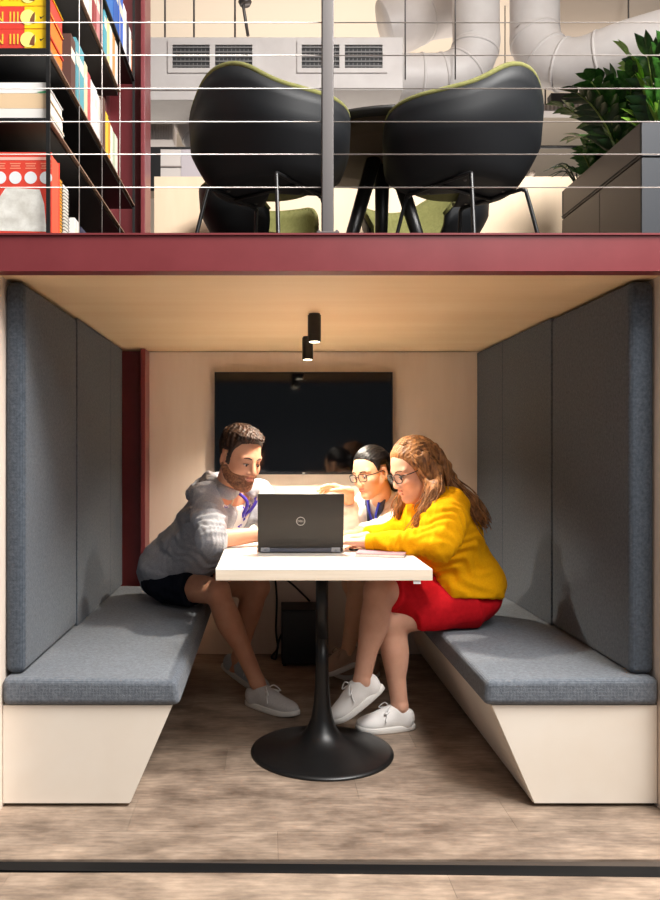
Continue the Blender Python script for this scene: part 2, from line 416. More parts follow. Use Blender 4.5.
# ------------------------------------------------------------------ table
TT = .77
t = thing('pedestal_table', 'long white topped table on a black trumpet pedestal in the booth', 'table', (CX, 3.55, 0))
box('table_top', .1945-.376, .1945+.376, 2.72, 4.549, TT-.004, TT, table_white, t)
box('top_core', .1945-.376, .1945+.376, 2.72, 4.549, TT-.039, TT-.0041, ply_edge, t, bevel=.001, seg=1)
for py_ in (3.077,):
    lathe('pedestal_base', [(.277, 0), (.279, .004), (.277, .009), (.262, .014), (.22, .021), (.17, .031), (.12, .045), (.082, .066), (.058, .095), (.043, .135), (.034, .185), (.029, .25), (.0255, .34), (.0245, .45)], (CX, py_, 0), black_metal, t, n=72)
    lathe('column', [(.0245, .45), (.0245, .727)], (CX, py_, 0), black_metal, t, n=24)
    lathe('top_plate', [(.06, .719), (.15, .7275), (.15, .7308)], (CX, py_, 0), black_metal, t, n=32)
box('adhesive_tag', .505, .53, 2.724, 2.728, .719, .7312, mat('white_tag', (235, 235, 235), .5), t)

# ------------------------------------------------------------------ television
t = thing('television', 'wide black television hung on the plywood wall', 'television', (.204, 4.52, 1.34))
tx0, tx1, tz0, tz1 = -.305, .713, 1.046, 1.632
box('housing', tx0+.02, tx1-.02, 4.515, 4.545, tz0+.03, tz1-.02, black_metal, t, bevel=.006)
fr = MB(); bz = .009
fr.box(tx0, tx1, 4.488, 4.516, tz1-bz, tz1); fr.box(tx0, tx1, 4.488, 4.516, tz0, tz0+.016)
fr.box(tx0, tx0+bz, 4.488, 4.516, tz0+.016, tz1-bz); fr.box(tx1-bz, tx1, 4.488, 4.516, tz0+.016, tz1-bz)
fr.build('bezel', mat('tv_bezel', (12, 12, 13), .25), t)
box('screen', tx0+bz, tx1-bz, 4.492, 4.512, tz0+.016, tz1-bz, mat('tv_glass', (3, 3, 4), .07, spec=.5), t)
box('maker_mark', .196, .212, 4.487, 4.4885, tz0+.005, tz0+.010, mat('logo_grey', (150, 150, 150), .4), t)
box('standby_light', .198, .21, 4.486, 4.4885, tz1-.005, tz1-.003, steel, t)

# ------------------------------------------------------------------ ceiling spotlights
def spot(x, y, L, label, watts, cone):
    t = thing('ceiling_spotlight', label, 'spotlight', (x, y, 1.757), 'surface mounted ceiling spotlights')
    lathe('housing', [(.0265, -L), (.028, -L), (.028, -.006), (.0265, -.006)], (x, y, 1.757), black_metal, t, n=28, smooth=False)
    lathe('mount', [(.024, -.0061), (.024, 0)], (x, y, 1.757), black_metal, t, n=24, smooth=False)
    lathe('lens', [(.021, -L-.002), (.021, -L-.0002)], (x, y, 1.757), mat('lit_lens', (255, 240, 215), .3, emit=((255, 236, 205), 9)), t, n=24)
    l = bpy.data.lights.new('spotlight_beam', 'SPOT'); l.energy = watts; l.color = (1, .89, .74); l.spot_size = math.radians(cone); l.spot_blend = .65; l.shadow_soft_size = .022
    o = bpy.data.objects.new('spotlight_beam', l); link(o, t); o.location = (x, y, 1.757-L-.006)
spot(.195, 3.30, .118, 'nearer of the two black cylinder spotlights on the booth ceiling', 112, 116)
spot(.200, 3.96, .116, 'farther of the two black cylinder spotlights on the booth ceiling', 115, 132)

# ------------------------------------------------------------------ under the table: computer and cables
t = thing('computer_tower', 'black computer case standing on the floor against the back wall', 'computer', (.17, 4.4, 0))
box('case', .075, .285, 4.3, 4.53, .012, .31, mat('computer_black', (12, 12, 13), .5), t, bevel=.004)
box('front_bezel', .08, .28, 4.292, 4.2995, .02, .3, black_metal, t, bevel=.002)
for fx in (.09, .27):
    for fy in (4.32, 4.51): box('foot', fx-.01, fx+.01, fy-.01, fy+.01, 0, .012, black_void, t)
cab = mat('black_cable', (15, 15, 15), .6)
tag(tube('power_cable', smoothpath([(.02, 4.53, .72), (.03, 4.5, .55), (.05, 4.49, .35), (.045, 4.48, .16), (.055, 4.47, .06), (.02, 4.46, .012), (.045, 4.44, .008), (.06, 4.46, .1), (.09, 4.535, .14)]), .006, cab), 'black power cable looping down the wall beside the computer case', 'cable')
tag(tube('power_cable', smoothpath([(.0, 4.54, .6), (.07, 4.5, .48), (.16, 4.49, .40), (.24, 4.52, .315)]), .006, cab), 'short black cable sagging above the computer case', 'cable')

# ------------------------------------------------------------------ laptop, notebook
lap = mat('laptop_shell', (46, 41, 38), .42, metal=.25)
lapd = mat('laptop_dark', (22, 21, 21), .5)
LX0, LX1, LY = -.041, .302, 3.155
t = thing('laptop', 'open dark grey laptop with its lid towards the viewer on the table', 'laptop', (.13, LY+.1, TT))
box('base', LX0, LX1, LY+.004, LY+.236, TT+.003, TT+.022, lapd, t, bevel=.004)
box('rear_port_strip', LX0+.012, LX1-.012, LY-.004, LY+.0035, TT+.005, TT+.021, mat('port_strip', (88, 90, 102), .4, metal=.4), t, bevel=.001)
for hx in (LX0+.03, LX1-.03): 
    o = box('hinge', hx-.018, hx+.018, LY-.008, LY-.0042, TT+.004, TT+.023, mat('hinge_grey', (150, 152, 160), .35, metal=.6), t, bevel=.002)
    lathe('hinge_pin', [(.005, -.0005), (.005, .0005)], (hx, LY-.0085, TT+.013), lapd, o, n=12)
tilt = math.radians(9)
def lidp(u, v, w):  # u along x, v up the lid, w out of its back (towards the viewer)
    return Vector((u, LY-w*math.cos(tilt)-v*math.sin(tilt), TT+.022+v*math.cos(tilt)-w*math.sin(tilt)))
H = .221
lidm = MB(); lidm.add([lidp(u, v, w) for u in (LX0, LX1) for w in (0.007, -0.001) for v in (0, H)], BOXF)
lid = lidm.build('lid', lap, t, bevel=.0025)
sc = MB(); sc.add([lidp(u, v, w) for u in (LX0+.01, LX1-.01) for w in (-.0012, -.0022) for v in (.014, H-.01)], BOXF)
sc.build('screen', mat('laptop_screen', (40, 60, 90), .2, emit=((190, 210, 235), 1.2)), lid)
kb = MB()
for r in range(5):
    for c in range(13): kb.box(LX0+.03+c*.0222, LX0+.03+c*.0222+.018, LY+.03+r*.021, LY+.03+r*.021+.017, TT+.0221, TT+.0245)
tag(kb.build('keyboard_keys', mat('keys', (10, 10, 10), .5), t), kind='stuff')
lm = mat('logo_silver', (176, 172, 170), .35, metal=.5)
cc = (LX0+LX1)/2+.0; cv = H*.5
ring = tube('logo_ring', [lidp(cc+.0165*math.cos(a), cv+.0165*math.sin(a), .0075) for a in np.linspace(0, 2*math.pi, 40, endpoint=False)], .0016, lm, lid, n=6, closed=True)
rotl = Matrix(((1, 0, 0), (0, -math.sin(tilt), -math.cos(tilt)), (0, math.cos(tilt), -math.sin(tilt))))
text('logo_lettering', 'DELL', .0115, lidp(cc, cv, .0074), rotl, lm, lid, .0005)
t = thing('notebook', 'slim closed notebook lying on the table by the yellow sleeve', 'notebook', (.43, 3.1, TT))
def rotbox(name, cx, cy, w, d, z0, z1, ang, m, parent, bevel=0):
    c, s = math.cos(ang), math.sin(ang)
    return mk(name, [(cx+x*c-y*s, cy+x*s+y*c, z) for x in (-w/2, w/2) for y in (-d/2, d/2) for z in (z0, z1)], BOXF, m, parent, bevel=bevel)
rotbox('cover', .445, 3.085, .19, .13, TT, TT+.002, -.25, mat('notebook_cover', (150, 120, 130), .5), t)
rotbox('page_block', .444, 3.085, .186, .126, TT+.002, TT+.011, -.25, mat('paper', (236, 230, 220), .8), t)
rotbox('front_cover', .445, 3.085, .19, .13, TT+.011, TT+.0135, -.25, MATS['notebook_cover'], t)
tag(tube('pen', [(.335, 3.235, TT+.004), (.46, 3.2, TT+.004)], [.0038, .0038], mat('pen_dark', (40, 30, 34), .4), n=10), 'dark pen lying on the table by the laptop', 'pen')

# ------------------------------------------------------------------ railing of the upper level
t = thing('railing', 'steel cable railing with one square post on the red beam', 'railing', (.19, 2.52, 1.873))
box('post', .172, .21, 2.505, 2.535, 1.873, 3.2, steel, t, bevel=.003)
box('foot_plate', .155, .227, 2.497, 2.55, 1.873, 1.879, steel, t, bevel=.001)
for bx in (.162, .22): lathe('bolt', [(.005, 0), (.005, .005), (.003, .007)], (bx, 2.507, 1.879), steel, t, n=10)
cable = mat('steel_cable', (206, 198, 192), .4, metal=.6)
for y in (187.5, 154.4, 121.8, 88.6, 55.4, 22.6, -10.5):
    z = EYE+(PY-y)*2.52/FOC
    tube('cable', [(-4, 2.52, z), (.172, 2.52, z)], .0019, cable, t, n=6)
    tube('cable', [(.21, 2.52, z), (4, 2.52, z)], .0019, cable, t, n=6)

# ------------------------------------------------------------------ bookcase and books
BX = -.733; BD = .33
bk = mat('black_bookcase', (13, 13, 14), .5)
t = thing('bookcase', 'black open metal bookcase of the upper level beside the red column', 'bookcase', (-.9, 3.4, 1.873))
Y0 = 2.64; SP = .42
for i in range(5):
    y = Y0+SP*i
    for j, x in enumerate((BX, BX-BD)):
        if i in (0, 4) or j: box('upright', x-.012, x, y-.006, y+.006, 1.873, 3.9, bk, t)
        else: tube('upright_rod', [(x-.003, y, 1.873), (x-.003, y, 3.9)], .002, cable, t, n=6)
SH = [(1.898, 0, 4), (2.298, 0, 4), (2.532, 0, 4), (2.965, 0, 3), (3.22, 2, 4), (3.5, 0, 2)]
edge = mat('lit_shelf_edge', (150, 118, 96), .5)  # tan paints the light caught along the black shelves' front edges
for z, a, b in SH:
    s = box('shelf', BX-BD, BX-.013, Y0+SP*a-.006, Y0+SP*b+.006, z-.018, z, bk, t)
    box('shelf_front_edge', BX-.0128, BX-.0118+.012, Y0+SP*a+.0065, Y0+SP*b-.0065, z-.006, z, edge if z < 3 else bk, s)
box('back_panel', BX-BD-.03, BX-BD-.012, Y0, Y0+SP*4, 1.873, 3.9, bk, t)

paper = MATS['paper']
def bookmat(rgb): return mat('book_%d_%d_%d' % rgb, rgb, .5)
def book(y0, y1, z, hgt, rgb, label, group, depth=.17, x=None, parts=False, lean=0):
    """an upright book, spine towards +X"""
    x = BX-.016 if x is None else x
    m = bookmat(rgb); c = .0025
    cv = MB(); cv.box(x-c, x, y0, y1, z, z+hgt); cv.box(x-depth, x-c, y0, y0+c, z, z+hgt); cv.box(x-depth, x-c, y1-c, y1, z, z+hgt)
    if parts:
        e = thing('book', label, 'book', (x-depth/2, (y0+y1)/2, z), group)
        cv.build('cover', m, e); box('page_block', x-depth+.004, x-c-.0002, y0+c+.0002, y1-c-.0002, z+.003, z+hgt-.004, paper, e)
        if y1-y0 > .025: box('title_band', x, x+.0006, y0+.004, y1-.004, z+hgt*.62, z+hgt*.8, mat('band_pale', (235, 225, 205), .5), e)
        return e
    cv.box(x-depth+.004, x-c, y0+c, y1-c, z+.003, z+hgt-.004, mi=1)
    o = cv.build('book', m, None, mats=[m, paper]); return tag(o, label, 'book', group)
dpx = lambda x: FOC*.749/(PX-x)
# row on the third shelf (z 2.536)
row = [(71, 75.5, .235, (92, 60, 52), 'brown book with its spine beside the teal one'), (76, 84, .262, (92, 160, 172), 'teal book standing beside the brown spine'),
       (84.6, 87.5, .24, (225, 205, 170), 'cream book just behind the teal one'), (88, 90.6, .225, (200, 90, 90), 'muted red thin book on the shelf behind the teal one'),
       (91, 93.8, .22, (235, 228, 222), 'white book next to the muted red one'), (94.2, 97, .222, (240, 236, 232), 'second white book in the run behind the teal one'),
       (97.4, 100.5, .215, (228, 220, 214), 'off-white book closing the white run on the shelf'), (103.6, 105.4, .26, (96, 64, 54), 'tall thin brown book before the yellow ones'),
       (105.8, 108.2, .215, (240, 200, 60), 'bright yellow book on the lower far shelf'), (108.5, 110.3, .205, (225, 150, 50), 'amber book behind the bright yellow one'),
       (110.6, 112.6, .2, (240, 232, 220), 'white book after the amber one'), (112.9, 115, .195, (190, 200, 170), 'pale green book near the end of the row'),
       (115.2, 117.6, .2, (222, 222, 206), 'pale grey book ending the row by the column')]
for (a, b, h, c, lab) in row: book(dpx(a), dpx(b)-.001, 2.533, h, c, lab, 'books on the third shelf', parts=(b-a > 2.6))
row = [(80.5, 84.5, .27, (225, 215, 205), 'off-white book first in the upper row'), (85, 88.5, .27, (240, 236, 230), 'clean white book in the upper row'), (89, 92, .26, (215, 200, 190), 'beige book beside the white ones in the upper row'),
       (93.5, 96.5, .25, (150, 60, 60), 'dark red book in the upper row'), (97, 100, .25, (200, 130, 130), 'dusty pink book beside the dark red one'), (100.5, 103, .24, (70, 60, 70), 'dark plum book in the upper row'),
       (104.3, 107, .26, (86, 165, 180), 'turquoise book in the upper row'), (107.4, 109.6, .245, (232, 214, 150), 'pale yellow book after the turquoise one'), (110, 112.4, .235, (240, 232, 222), 'white book after the pale yellow one'),
       (112.8, 115, .235, (210, 150, 90), 'tan book in the upper row'), (115.4, 117.8, .23, (236, 230, 222), 'last white book of the upper row')]
for (a, b, h, c, lab) in row: book(dpx(a), dpx(b)-.001, 2.966, h, c, lab, 'books on the fourth shelf', parts=(b-a > 2.6))
row = [(107, 113, .3, (40, 110, 190), 'wide blue book on the topmost far shelf'), (113.4, 118.5, .3, (30, 90, 175), 'deep blue book beside the wide blue one'), (119, 123, .29, (36, 96, 200), 'bright blue book third on the topmost far shelf'),
       (123.6, 126.5, .28, (235, 235, 240), 'white book after the blue ones'), (127, 129, .25, (50, 50, 70), 'navy thin book on the topmost far shelf'), (129.4, 131.2, .25, (240, 238, 232), 'white thin book by the navy one'), (131.5, 132.8, .22, (222, 130, 70), 'orange book ending the topmost shelf')]
for (a, b, h, c, lab) in row: book(dpx(a), dpx(b)-.001, 3.221, h, c, lab, 'books on the topmost shelf', parts=(b-a > 2.6))
# lying stack of thick red and yellow volumes on the third shelf (spines towards the viewer)
FY = Y0+.012
redb = bookmat((214, 62, 48)); yel = bookmat((250, 205, 20))
rx = Matrix.Rotation(math.pi/2, 3, 'X')
def lying(z, h, x0, x1, y1, label, lettered, cov=redb, end=yel, pages=paper, group=None):
    e = thing('book', label, 'book', ((x0+x1)/2, (FY+y1)/2, z), group)
    cv = MB(); c = .003
    cv.box(x0, x1, FY, FY+c, z, z+h); cv.box(x0, x1, FY+c, y1, z, z+c); cv.box(x0, x1, FY+c, y1, z+h-c, z+h)
    cv.build('cover', cov, e)
    box('page_block', x0+.004, x1-.004, FY+c, y1-.004, z+c, z+h-c, pages, e)
    if lettered:
        xs = x1-.075
        box('spine_block', xs, x1, FY-.0012, FY, z+.001, z+h-.001, end, e)
        text('spine_lettering', 'N III', .05, (xs-.062, FY-.0015, z+h*.5), rx, mat('spine_gold', (250, 190, 60), .5), e, .0005, 'CENTER')
        d = lathe('spine_disc', [(.026, -.0006), (.026, .0006)], (0, 0, 0), mat('disc_yellow', (252, 240, 130), .5), e, n=24, smooth=False)
        d.data.transform(Matrix.Translation((xs+.012, FY-.0018, z+h*.5)) @ Matrix.Rotation(math.pi/2, 4, 'X'))
        mk('spine_figure', [(xs+.016, FY-.0028, z+h*.25), (xs+.034, FY-.0028, z+h*.22), (xs+.036, FY-.0028, z+h*.75), (xs+.026, FY-.0028, z+h*.62), (xs+.02, FY-.0028, z+h*.45)], [(0, 1, 2, 3, 4)], mat('figure_brown', (120, 70, 40), .6), e)
        mk('spine_tick', [(xs+.05, FY-.0014, z+h*.55), (xs+.054, FY-.0014, z+h*.42), (xs+.069, FY-.0014, z+h*.6), (xs+.056, FY-.0014, z+h*.52)], [(0, 1, 2, 3)], mat('tick_black', (40, 30, 20), .6), e)
    return e
yo = bookmat((232, 120, 40))
lying(2.533, .072, -1.02, BX-.014, FY+.215, 'lower thick red and yellow volume lying on the third shelf', True, cov=redb, pages=yo, group='thick lying volumes')
lying(2.606, .076, -1.02, BX-.014, FY+.215, 'middle thick red and yellow volume of the lying stack', True, cov=redb, pages=yo, group='thick lying volumes')
lying(2.683, .07, -1.02, BX-.014, FY+.215, 'top thick volume of the lying red and yellow stack', True, cov=yel, pages=redb, group='thick lying volumes')
# lying stack on the second shelf
lying(2.299, .038, -1.03, BX-.014, FY+.23, 'bottom white book of the pale stack on the second shelf', False, cov=bookmat((240, 235, 228)), group='pale lying books')
lying(2.338, .05, -1.03, BX-.014, FY+.22, 'tan book in the middle of the pale stack', False, cov=bookmat((225, 196, 158)), group='pale lying books')
lying(2.389, .036, -1.03, BX-.014, FY+.21, 'top white book of the pale stack with a green corner', False, cov=bookmat((243, 240, 236)), group='pale lying books')
mk('green_corner', [(BX-.034, FY-.001, 2.39), (BX-.014, FY-.001, 2.389), (BX-.014, FY-.001, 2.397), (BX-.05, FY-.001, 2.392)], [(0, 1, 2, 3)], mat('green_print', (60, 170, 110), .5), [o for o in COL.objects if o.get('label', '').startswith('top white book of the pale')][0])
# red book facing front on the bottom shelf
e = thing('book', 'large red book facing forward with white discs and a pale picture', 'book', (-.88, FY+.02, 1.899))
fx1 = BX+.008
box('cover', -1.06, BX-.002, FY+.014, FY+.017, 1.899, 2.195, bookmat((226, 70, 52)), e)
box('page_block', -1.058, BX-.005, FY+.017, FY+.115, 1.901, 2.19, bookmat((232, 96, 70)), e)
box('back_cover', -1.06, BX-.002, FY+.115, FY+.118, 1.899, 2.195, bookmat((226, 70, 52)), e)
yf = FY+.0135
for i, cx_ in enumerate((-.754, -.806, -.858, -.91, -.962)):
    d = lathe('printed_disc', [(.021, -.0004), (.021, .0004)], (0, 0, 0), mat('disc_white', (236, 240, 242), .5), e, n=24, smooth=False)
    d.data.transform(Matrix.Translation((cx_, yf, 2.108)) @ Matrix.Rotation(math.pi/2, 4, 'X'))
    for q, (w_, zz) in enumerate(((.036, 2.156), (.03, 2.148), (.036, 2.14))): box('printed_line', cx_-w_/2, cx_+w_/2, yf-.0002, yf+.0005, zz-.0018, zz+.0018, mat('print_peach', (245, 150, 120), .6), e)
box('title_stripe', -1.06, BX-.004, yf-.0002, yf+.0005, 2.168, 2.178, mat('print_pink', (250, 190, 175), .6), e)
mk('printed_picture', [(-1.05, yf, 1.93), (-.752, yf, 1.925), (-.76, yf, 2.02), (-.775, yf, 2.068), (-.89, yf, 2.075), (-.92, yf, 2.03)], [(0, 1, 2, 3, 4, 5)], mat('print_picture', (208, 206, 196), .6, noise=22, rgb2=(240, 240, 232)), e)
def spiral(y0, y1, h, rgb, label):
    e = thing('book', label, 'book', (BX-.1, (y0+y1)/2, 1.899), 'spiral bound books')
    box('page_block', BX-.2, BX-.018, y0, y1, 1.899, 1.899+h, bookmat(rgb), e)
    s = MB()
    for i in range(int(h/.0125)):
        z = 1.905+i*.0125; cy = (y0+y1)/2; r = (y1-y0)*.62
        s.tube([(BX-.022+.011*math.cos(a), cy+r*math.sin(a), z+.002*a/6.28) for a in np.linspace(-2.4, 2.4, 7)], .0016, n=4)
    tag(s.build('spiral_binding', mat('spiral_wire', (70, 64, 60), .4), e), kind='stuff')
spiral(2.795, 2.862, .265, (242, 165, 50), 'orange spiral bound book behind the large red one')
spiral(2.882, 2.955, .26, (238, 232, 220), 'white spiral bound book behind the orange one')
book(3.04, 3.12, 1.899, .185, (236, 230, 226), 'white and grey book standing low on the bottom shelf', 'books on the bottom shelf', parts=True)
book(3.15, 3.25, 1.899, .18, (60, 62, 84), 'slate blue book beside the low white one', 'books on the bottom shelf', parts=True)
book(3.28, 3.40, 1.899, .08, (210, 110, 110), 'small pink book lying low beside the slate blue one', 'books on the bottom shelf', parts=True)
tag(prism('paper_flag', [(3.05, 2.084), (3.09, 2.084), (3.1, 2.12), (3.06, 2.14)], 'x', BX-.06, BX-.055, mat('flag_coral', (235, 95, 80), .6)), 'coral paper sticking up from the low white book', 'paper')

# ------------------------------------------------------------------ shell chairs and round table on the upper level
MZ = 1.873
shellm = mat('black_plastic_shell', (22, 24, 27), .55, spec=.3)
greenf = mat('olive_green_felt', (108, 108, 60), .95, noise=60, rgb2=(122, 120, 70), bump=(300, .3, .001))
def shell_point(u, v, off=0.):
    """u: -1..1 round the bucket (0 = middle of the back), v: 0 seat centre .. 1 rim; chair faces +Y"""
    a = u*math.radians(143)
    sx, sy = math.sin(a), -math.cos(a)
    back = max(0., math.cos(a*.95))
    q = np.array([abs(math.degrees(a))+dd for dd in (-9, -4, 0, 4, 9)])
    rim = float(np.interp(np.abs(q), [0, 14, 34, 55, 85, 112, 130, 152], [.39, .382, .30, .275, .272, .258, .19, .04]).mean())
    w = .335; d = .285
    k = v**.75
    rr = min(1., .12+1.02*v**.6) if v > 0 else 0
    prof = max(0., (v-.38)/.62)
    z = .42+rim*prof**1.25-.012*(1-v)
    x = sx*w*rr*(1+.05*prof); y = sy*d*rr*(1+.16*prof*back)+.03
    n = Vector((sx, sy, -.35)).normalized()
    return Vector((x, y, z))+n*off
def shell_mesh(name, off0, off1, m, parent, ext=0., flip=False):
    NU, NV = 44, 14; v = []; f = []
    for lay in (off0, off1):
        for i in range(NV+1):
            for j in range(NU+1):
                p = shell_point(-1+2*j/NU, i/NV, lay)
                if i == NV: p.z += ext
                v.append(p)
    W_ = NU+1; half = W_*(NV+1)
    for i in range(NV):
        for j in range(NU):
            a = i*W_+j; f.append((a, a+1, a+W_+1, a+W_)); b = a+half; f.append((b, b+W_, b+W_+1, b+1))
    for j in range(NU): a = NV*W_+j; f.append((a, a+1, a+1+half, a+half)); a = j; f.append((a, a+half, a+1+half, a+1))
    for i in range(NV): a = i*W_; f.append((a, a+W_, a+W_+half, a+half)); a = i*W_+NU; f.append((a, a+half, a+W_+half, a+W_))
    o = mk(name, v, f, m, parent, smooth=True)
    import bmesh
    bm = bmesh.new(); bm.from_mesh(o.data); bmesh.ops.recalc_face_normals(bm, faces=bm.faces); bm.to_mesh(o.data); bm.free()
    return o
def make_chair():
    t = thing('shell_chair', 'chair', 'chair', (0, 0, 0), 'shell chairs round the upper table')
    shell_mesh('shell', .006, .0, shellm, t)
    shell_mesh('upholstery', -.0005, -.02, greenf, t, .006)
    rim = [shell_point(-1+2*j/60, 1, -.008)+Vector((0, 0, .006)) for j in range(61)]
    tube('rim_piping', rim, .0125, greenf, t, n=8)
    lathe('seat_pad', [(.06, .43), (.2, .432), (.215, .44), (.19, .452), (.05, .455)], (0, .03, 0), greenf, t, n=32)
    for s in (-1, 1):   # each side: one bent tube = front leg, rail under the seat, rear leg
        tube('leg_frame', smoothpath([(s*.235, -.25, 0), (s*.178, -.182, .36), (s*.168, -.168, .396), (s*.165, -.13, .403), (s*.165, .13, .403), (s*.168, .168, .396), (s*.178, .182, .36), (s*.235, .25, 0)], 5), .0085, black_metal, t, n=8)
        for yy in (-.1, .1): lathe('screw', [(.007, .398), (.007, .402)], (s*.12, yy, 0), steel, t, n=10)
    tube('cross_rail', [(-.165, 0, .4), (.165, 0, .4)], .008, black_metal, t, n=8)
    return t
proto = make_chair()
TBX, TBY = .55, 3.74
for i, (x, y, ang, lab) in enumerate([(-.01, 3.32, -.60, 'black shell chair with green edging left of the steel post'), (.835, 3.32, .62, 'black shell chair with green edging nearest the planter'),
                                      (-.06, 4.3, -2.25, 'green lined shell chair half hidden behind the left black chair'), (.88, 4.38, 2.55, 'green lined shell chair seen between the legs of the right chair')]):
    o = proto if i == 0 else copy_tree(proto)
    o.location = (x, y, MZ); o.rotation_euler = (0, 0, ang); o['label'] = lab
t = thing('round_table', 'black round table on splayed legs between the upper chairs', 'table', (TBX, TBY, MZ))
lathe('table_top', [(.47, .712), (.5, .722), (.5, .738), (.495, .74)], (TBX, TBY, MZ), mat('table_black', (20, 18, 17), .45), t, n=64)
lathe('underside', [(.05, .69), (.3, .703), (.46, .7115)], (TBX, TBY, MZ), mat('table_underside', (74, 58, 46), .6), t, n=64)
for a in (-2.85, -.1, 1.5):
    p0 = Vector((TBX+.05*math.cos(a), TBY+.05*math.sin(a), MZ+.69)); p1 = Vector((TBX+.26*math.cos(a), TBY+.26*math.sin(a), MZ))
    tube('leg', [p1, p0], [.026, .036], black_metal, t, n=12)

# ------------------------------------------------------------------ planter cabinet and plants
PXF = 1.648; PZ = EYE+.882*PXF; pf, pb = 3.46, 4.40
cabm = mat('dark_taupe_cabinet', (92, 82, 76), .5); slate = mat('slate_front', (32, 36, 43), .6)
t = thing('planter_cabinet', 'dark storage cabinet with a planter trough on top at the right', 'cabinet', (2.0, 3.9, MZ))
gz = EYE+.787*PXF
box('carcass', PXF+.012, 2.45, pf+.014, pb-.002, MZ, gz+.004, mat('cabinet_gap', (20, 18, 17), .7), t)
for (a, b) in ((pf+.014, 3.897), (3.905, pb)): box('side_panel', PXF, PXF+.0118, a, b, MZ+.004, gz-.004, cabm, t, bevel=.001, seg=1)
for (a, b) in ((PXF, 2.04), (2.046, 2.45)): box('door', a, b, pf, pf+.0135, MZ+.004, gz-.004, slate, t, bevel=.001, seg=1)
tr = MB(); tr.box(PXF, 2.45, pf, pf+.02, gz+.004, PZ); tr.box(PXF, 2.45, pb-.02, pb, gz+.004, PZ); tr.box(2.43, 2.45, pf+.02, pb-.02, gz+.004, PZ)
tr.build('trough_front', slate, t)
box('trough_side', PXF, PXF+.02, pf+.0205, pb-.0205, gz+.004, PZ, cabm, t)
box('trough_lip', PXF-.003, PXF, pf, pb, gz+.012, gz+.018, mat('cabinet_gap', (20, 18, 17)), t)
tag(box('soil', PXF+.021, 2.429, pf+.021, pb-.021, PZ-.06, PZ-.025, mat('potting_soil', (38, 28, 22), .95, noise=60, rgb2=(60, 46, 36)), t))
gl = [mat('glossy_leaf', (34, 74, 28), .3, noise=8, rgb2=(60, 110, 40)), mat('young_leaf', (110, 160, 50), .35, noise=8, rgb2=(140, 180, 70)), mat('dark_leaf', (20, 46, 22), .3, noise=8, rgb2=(34, 66, 30))]
stemm = mat('plant_stem', (110, 128, 56), .5)
def leaf_mesh(m, w=.46, fold=.12):
    v = []; f = []; n = 7
    for i in range(n+1):
        s = i/n; ww = w*.5*math.sin(math.pi*min(1, s*.97+.03)**.8); z = -.18*s*s
        for q in (-1, 0, 1): v.append((s, q*ww, z+abs(q)*fold*ww/w*1.5))
    for i in range(n):
        for q in (0, 1): a = i*3+q; f.append((a, a+1, a+4, a+3))
    me = bpy.data.meshes.new('leaf'); me.from_pydata(v, [], f); me.materials.append(m); me.polygons.foreach_set('use_smooth', [True]*len(f)); me.update(); return me
LEAF = [leaf_mesh(m) for m in gl]
def zz(loc, nst, hgt, label, seed, spread=.5, ls=.085, young=.2, aims=None):
    r = random.Random(seed); e = thing('potted_plant', label, 'plant', loc, 'plants in the trough')
    for i in range(nst):
        az = r.uniform(0, 6.28) if aims is None else aims[i % len(aims)][0]; ti = r.uniform(.1, spread) if aims is None else aims[i % len(aims)][1]; L = hgt*r.uniform(.75, 1.05)
        st = [(loc[0]+math.cos(az)*.04, loc[1]+math.sin(az)*.04, loc[2])]; pts = []
        for k in range(11):
            s = k/10; out = .04+L*math.sin(ti)*s*(.6+.5*s); pts.append(Vector((loc[0]+math.cos(az)*out, loc[1]+math.sin(az)*out, loc[2]+L*s*math.cos(ti*s))))
        tube('stem', pts, [.008*(1-.07*k) for k in range(11)], stemm, e, n=6)
        li = 1 if r.random() < young else r.choice((0, 0, 2))
        for k in range(2, 11):
            d = (pts[min(k+1, 10)]-pts[k-1]).normalized(); side = d.cross(Vector((math.cos(az+1.57), math.sin(az+1.57), 0))).normalized()
            for s in (-1, 1):
                b = d.cross(side)*s; x = (d*.65+b*.8+Vector((r.uniform(-.2, .2), r.uniform(-.2, .2), r.uniform(-.1, .3)))).normalized()
                if k == 10: x = (d+b*.25).normalized()
                y = side.cross(x).normalized(); z = x.cross(y); sc_ = ls*r.uniform(.85, 1.2)*(1.1-.035*k)
                o = bpy.data.objects.new('leaf', LEAF[li]); COL.objects.link(o); o.parent = e
                M = Matrix((x, y, z)).transposed().to_4x4(); M.translation = pts[k]-Vector(loc); o.matrix_basis = M @ Matrix.Scale(sc_, 4)
    return e
zz((1.88, 3.72, PZ-.027), 15, .52, 'tall glossy green plant nearest the slate front of the trough', 3, .8, .15, .25)
zz((1.83, 4.0, PZ-.027), 14, .44, 'dense dark green plant in the middle of the trough', 5, .8, .13, .1)
zz((1.78, 4.24, PZ-.027), 9, .24, 'low dark green plant at the far end of the trough', 8, .9, .085, .1)
e = thing('potted_plant', 'spiky thin leaved plant spilling over the far end of the trough', 'plant', (1.72, 4.33, PZ-.027), 'plants in the trough')
for i in range(9):
    az = 2.0+i*.42; L = R.uniform(.12, .2)
    tube('leaf', smoothpath([(1.72, 4.33, PZ-.027), (1.72+math.cos(az)*L*.5, 4.33+math.sin(az)*L*.3, PZ+L*.6), (1.72+math.cos(az)*L*1.1, 4.33+math.sin(az)*L*.5, PZ+L*.45)], 4), [.006-.0006*k for k in range(9)], gl[2], e, n=5)

